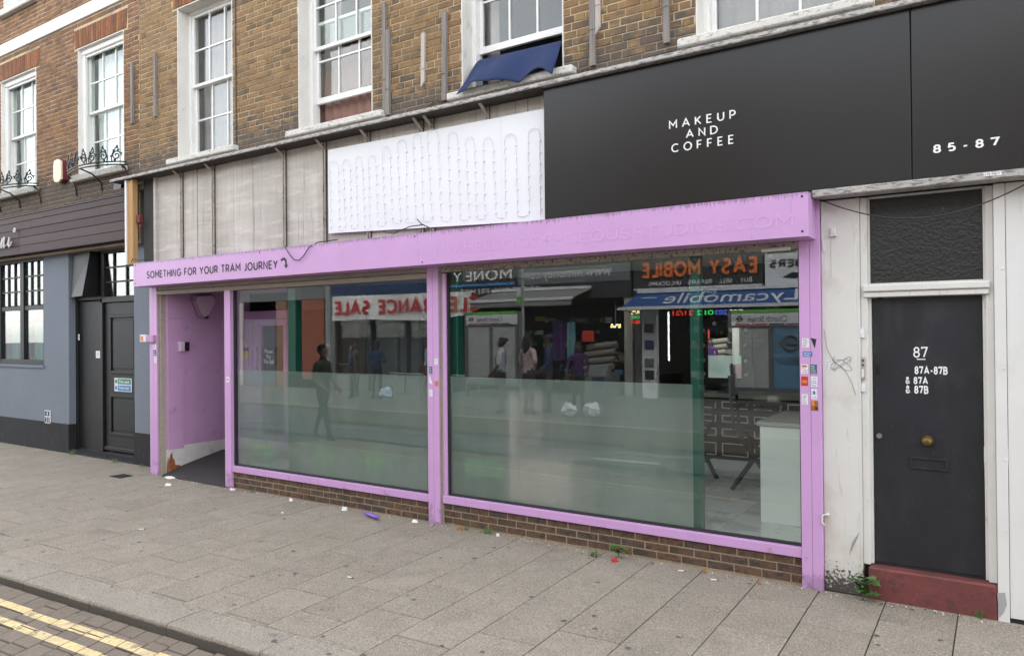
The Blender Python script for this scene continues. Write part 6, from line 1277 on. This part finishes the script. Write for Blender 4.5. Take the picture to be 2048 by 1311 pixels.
# ------------------------------------------------------------------ people
def person(label, x, y, rz_, h, top, legs, skin, arms=(((.27, .02, 1.16), (.25, -.16, .98)), ((-.27, .02, 1.16), (-.25, -.14, .98))), stride=0., hair='short', bare=True, jacket=False, hat=None, extra=None):
    """facing local -y; one skinned body, hair as its child"""
    k = h / 1.75; J = []; E_ = []; Rr = []; seg = []
    def add(p, r, par=None, s=None):
        J.append(Vector(p) * k); Rr.append(r * k)
        if par is not None: E_.append((par, len(J) - 1)); seg.append((par, len(J) - 1, s))
        return len(J) - 1
    pel = add((0, 0, .96), .135); ab = add((0, -.01, 1.12), .13, pel, 't'); ch = add((0, 0, 1.32), .15, ab, 't'); nk0 = add((0, .005, 1.45), .075, ch, 't'); nk = add((0, -.005, 1.53), .052, nk0, 's'); hd = add((0, -.02, 1.62), .088, nk, 's'); tp_ = add((0, -.015, 1.70), .075, hd, 's')
    for i, sx in enumerate((1, -1)):
        sh = add((sx * .185, 0, 1.42), .068, ch, 't'); (e, w_) = arms[i]; el = add(e, .045, sh, 't' ); wr_ = add(w_, .032, el, 't' if jacket else 's')
        d = (Vector(w_) - Vector(e)).normalized(); pm_ = add(Vector(w_) + d * .06, .036, wr_, 's')
        side = d.cross(Vector((sx, 0, 0)));  side = side.normalized() if side.length > .1 else Vector((0, 1, 0))
        for q, ln_ in enumerate((.06, .075, .08, .065)):
            o_ = side * (.024 - .016 * q); f1 = add(Vector(w_) + d * .10 + o_, .0105, pm_, 's'); add(Vector(w_) + d * (.10 + ln_) + o_ * 1.15 + Vector((-sx * .02, 0, 0)), .0085, f1, 's')
        th = add(Vector(w_) + d * .05 + side * .05, .012, wr_, 's'); add(Vector(w_) + d * .1 + side * .06, .009, th, 's')
        s_ = stride * sx; hp = add((sx * .095, 0, .90), .098, pel, 'l'); kn = add((sx * .10, -s_ * .5 - .01, .50), .062, hp, 'l'); an = add((sx * .10, s_ * -.9 + (.06 if s_ < 0 else 0), .095 + (.05 if s_ < 0 else 0)), .042, kn, 'l'); ft = add((sx * .115, s_ * -.9 - .13 + (.06 if s_ < 0 else 0), .04), .040, an, 'f'); add((sx * .11, s_ * -.9 + .05, .045), .035, an, 'f')
    me = bpy.data.meshes.new('person'); me.from_pydata(J, E_, []); o = bpy.data.objects.new('person', me); COL.objects.link(o)
    md = o.modifiers.new('skin', 'SKIN'); md.use_smooth_shade = True; lay = me.skin_vertices[0].data if me.skin_vertices else None
    if lay is None:
        bm_ = bmesh.new(); bm_.from_mesh(me); bm_.verts.layers.skin.verify(); bm_.to_mesh(me); bm_.free(); lay = me.skin_vertices[0].data
    for i, r in enumerate(Rr): lay[i].radius = (r, r * (.72 if i in (1, 2) else .95)); lay[i].use_root = i == 0
    sb_ = o.modifiers.new('sub', 'SUBSURF'); sb_.levels = 2; sb_.render_levels = 2
    dg = bpy.context.evaluated_depsgraph_get(); m2 = bpy.data.meshes.new_from_object(o.evaluated_get(dg)); o.modifiers.clear(); o.data = m2; bpy.data.meshes.remove(me)
    mats_ = {'t': 0, 's': 1, 'l': 2, 'f': 3}
    m2.materials.clear()
    for q in (top, skin, legs, 'letter_black'): m2.materials.append(m_[q])
    head = J[hd]
    for v in m2.vertices:
        d = v.co - head
        if d.length < .16 * k and d.y < -.05 * k and abs(d.x) < .022 * k and -.03 * k < d.z < .03 * k: v.co.y -= .022 * k      # nose
        if d.length < .16 * k and d.y < -.05 * k and .018 * k < abs(d.x) < .05 * k and .01 * k < d.z < .04 * k: v.co.y += .010 * k   # eye sockets
        if v.co.z < .012: v.co.z = max(0, v.co.z)
    for p in m2.polygons:
        c = p.center; best, bs = 9, 't'
        for a, b, s in seg:
            A, B = J[a], J[b]; t = max(0, min(1, (c - A).dot(B - A) / max(1e-6, (B - A).length_squared))); d = (c - (A + (B - A) * t)).length - (Rr[a] + Rr[b]) / 2
            if d < best: best, bs = d, s
        if bs == 't' and c.z < .93 * k and abs(c.x) < .2: bs = 'l'
        p.material_index = mats_[bs]; p.use_smooth = True
    tag(o, label, 'person', None, 'thing')
    hm = MB(); hc = (0, .012 * k, 1.665 * k)
    hm.ball(hc, (.088 * k, .10 * k, .10 * k), 0, 14, 10); hm.v = [(a, b, c) if (b > -.03 * k or c > 1.70 * k) else (a * .8, max(b, -.055 * k), max(c, 1.69 * k)) for a, b, c in hm.v]
    if hair == 'bun': hm.ball((0, .12 * k, 1.70 * k), .045 * k, 0, 8, 6)
    if hair == 'long': hm.ball((0, .06 * k, 1.52 * k), (.12 * k, .075 * k, .2 * k), 0, 12, 8)
    hm.build('hair', m_['hair'], o, smooth=True, local=True)
    ey = MB()
    for sx in (-1, 1): ey.ball((sx * .032 * k, -.098 * k, 1.645 * k), .011 * k, 0, 8, 6); ey.ball((sx * .088 * k, 0, 1.625 * k), (.012 * k, .024 * k, .034 * k), 1, 8, 6)
    ey.ball((0, -.098 * k, 1.575 * k), (.024 * k, .012 * k, .007 * k), 2, 8, 6); ey.build('face', [m_['letter_black'], m_[skin], m_['maroon']], o, smooth=True, local=True)
    if hat:
        c = MB(); c.ball((0, .0, 1.705 * k), (.10 * k, .115 * k, .075 * k), 0, 14, 8); c.v = [(a, b, max(d, 1.69 * k)) for a, b, d in c.v]; c.cbox(-.07 * k, .07 * k, -.20 * k, -.09 * k, 1.69 * k, 1.70 * k, .003); c.build('cap', m_[hat], o, local=True)
    if extra: extra(o, k)
    o.location = (x, y, 0 if y > -6 else .2 if x > -12 else FZ); o.rotation_euler.z = rz_
    return o
fold = (((.27, -.02, 1.14), (.10, -.25, 1.12)), ((-.27, -.02, 1.14), (-.08, -.26, 1.16)))
akimbo = (((.36, .08, 1.18), (.17, -.04, 1.02)), ((-.27, .02, 1.16), (-.25, -.14, .98)))
def bagstrap(o, k): mb = MB(); mb.tube([(.16 * k, -.10 * k, 1.45 * k), (0, -.165 * k, 1.28 * k), (-.18 * k, -.08 * k, 1.0 * k), (-.22 * k, .0, .9 * k)], .015, 5); mb.cbox(-.34 * k, -.2 * k, -.1, .14, .72 * k, .98 * k, .02); mb.build('shoulder_bag', m_['letter_black'], o, local=True)
def phones(o, k): mb = MB(); mb.tube([(.095 * k * math.cos(t), 0, 1.64 * k + .115 * k * math.sin(t)) for t in [math.pi * q / 10 for q in range(11)]], .012, 6); mb.build('headphones', m_['stop_white'], o, local=True)
def rucksack(o, k): mb = MB(); mb.cbox(-.15, .15, .12, .28, 1.0 * k, 1.42 * k, .04); mb.tube([(.12, .1, 1.48 * k), (.13, -.14, 1.4 * k), (.13, -.12, 1.15 * k)], .02, 5); mb.tube([(-.12, .1, 1.48 * k), (-.13, -.14, 1.4 * k), (-.13, -.12, 1.15 * k)], .02, 5); mb.build('rucksack', m_['letter_black'], o, local=True)
person('person in grey tee with hair in a bun before the tram stop board', -9.25, V(7.5), R(250), 1.68, 'tee_grey', 'beige_cloth', 'skin_dark', hair='bun', extra=bagstrap)
person('person in a floral jacket with one hand on the hip', -8.56, V(7.5), R(20), 1.74, 'floral', 'trouser', 'skin_dark', akimbo, hair='long', jacket=True)
person('person in a navy jacket and cap beside the floral jacket', -8.40, V(8.1), R(240), 1.72, 'navy', 'trouser', 'skin_dark', jacket=True, hat='letter_black')
person('person in dark purple clothes near the carpet rolls', -8.1, V(8.9), R(160), 1.55, 'purple_cloth', 'trouser', 'skin_dark', jacket=True, hair='long')
person('person in black clothes standing by the shop doorway behind the lamp post', -17.7, V(11.4), R(200), 1.78, 'letter_black', 'trouser', 'skin_dark', jacket=True)
person('person with white headphones looking down at folded hands', -17.0, V(10.5), R(230), 1.66, 'navy', 'trouser', 'skin_dark', fold, extra=phones)
person('person in a black cap and open navy coat under the sale banner', -16.3, V(10.9), R(150), 1.8, 'navy', 'trouser', 'skin_dark', fold, jacket=True, hat='letter_black')
person('person in a pale blue shirt and shorts with a rucksack', -14.4, V(11.1), R(220), 1.82, 'light_blue', 'beige_cloth', 'skin_dark', stride=.15, extra=rucksack)
person('person in olive top walking along the near kerb', -10.6, V(3.55), R(75), 1.8, 'olive', 'trouser', 'skin_mid', stride=.22)
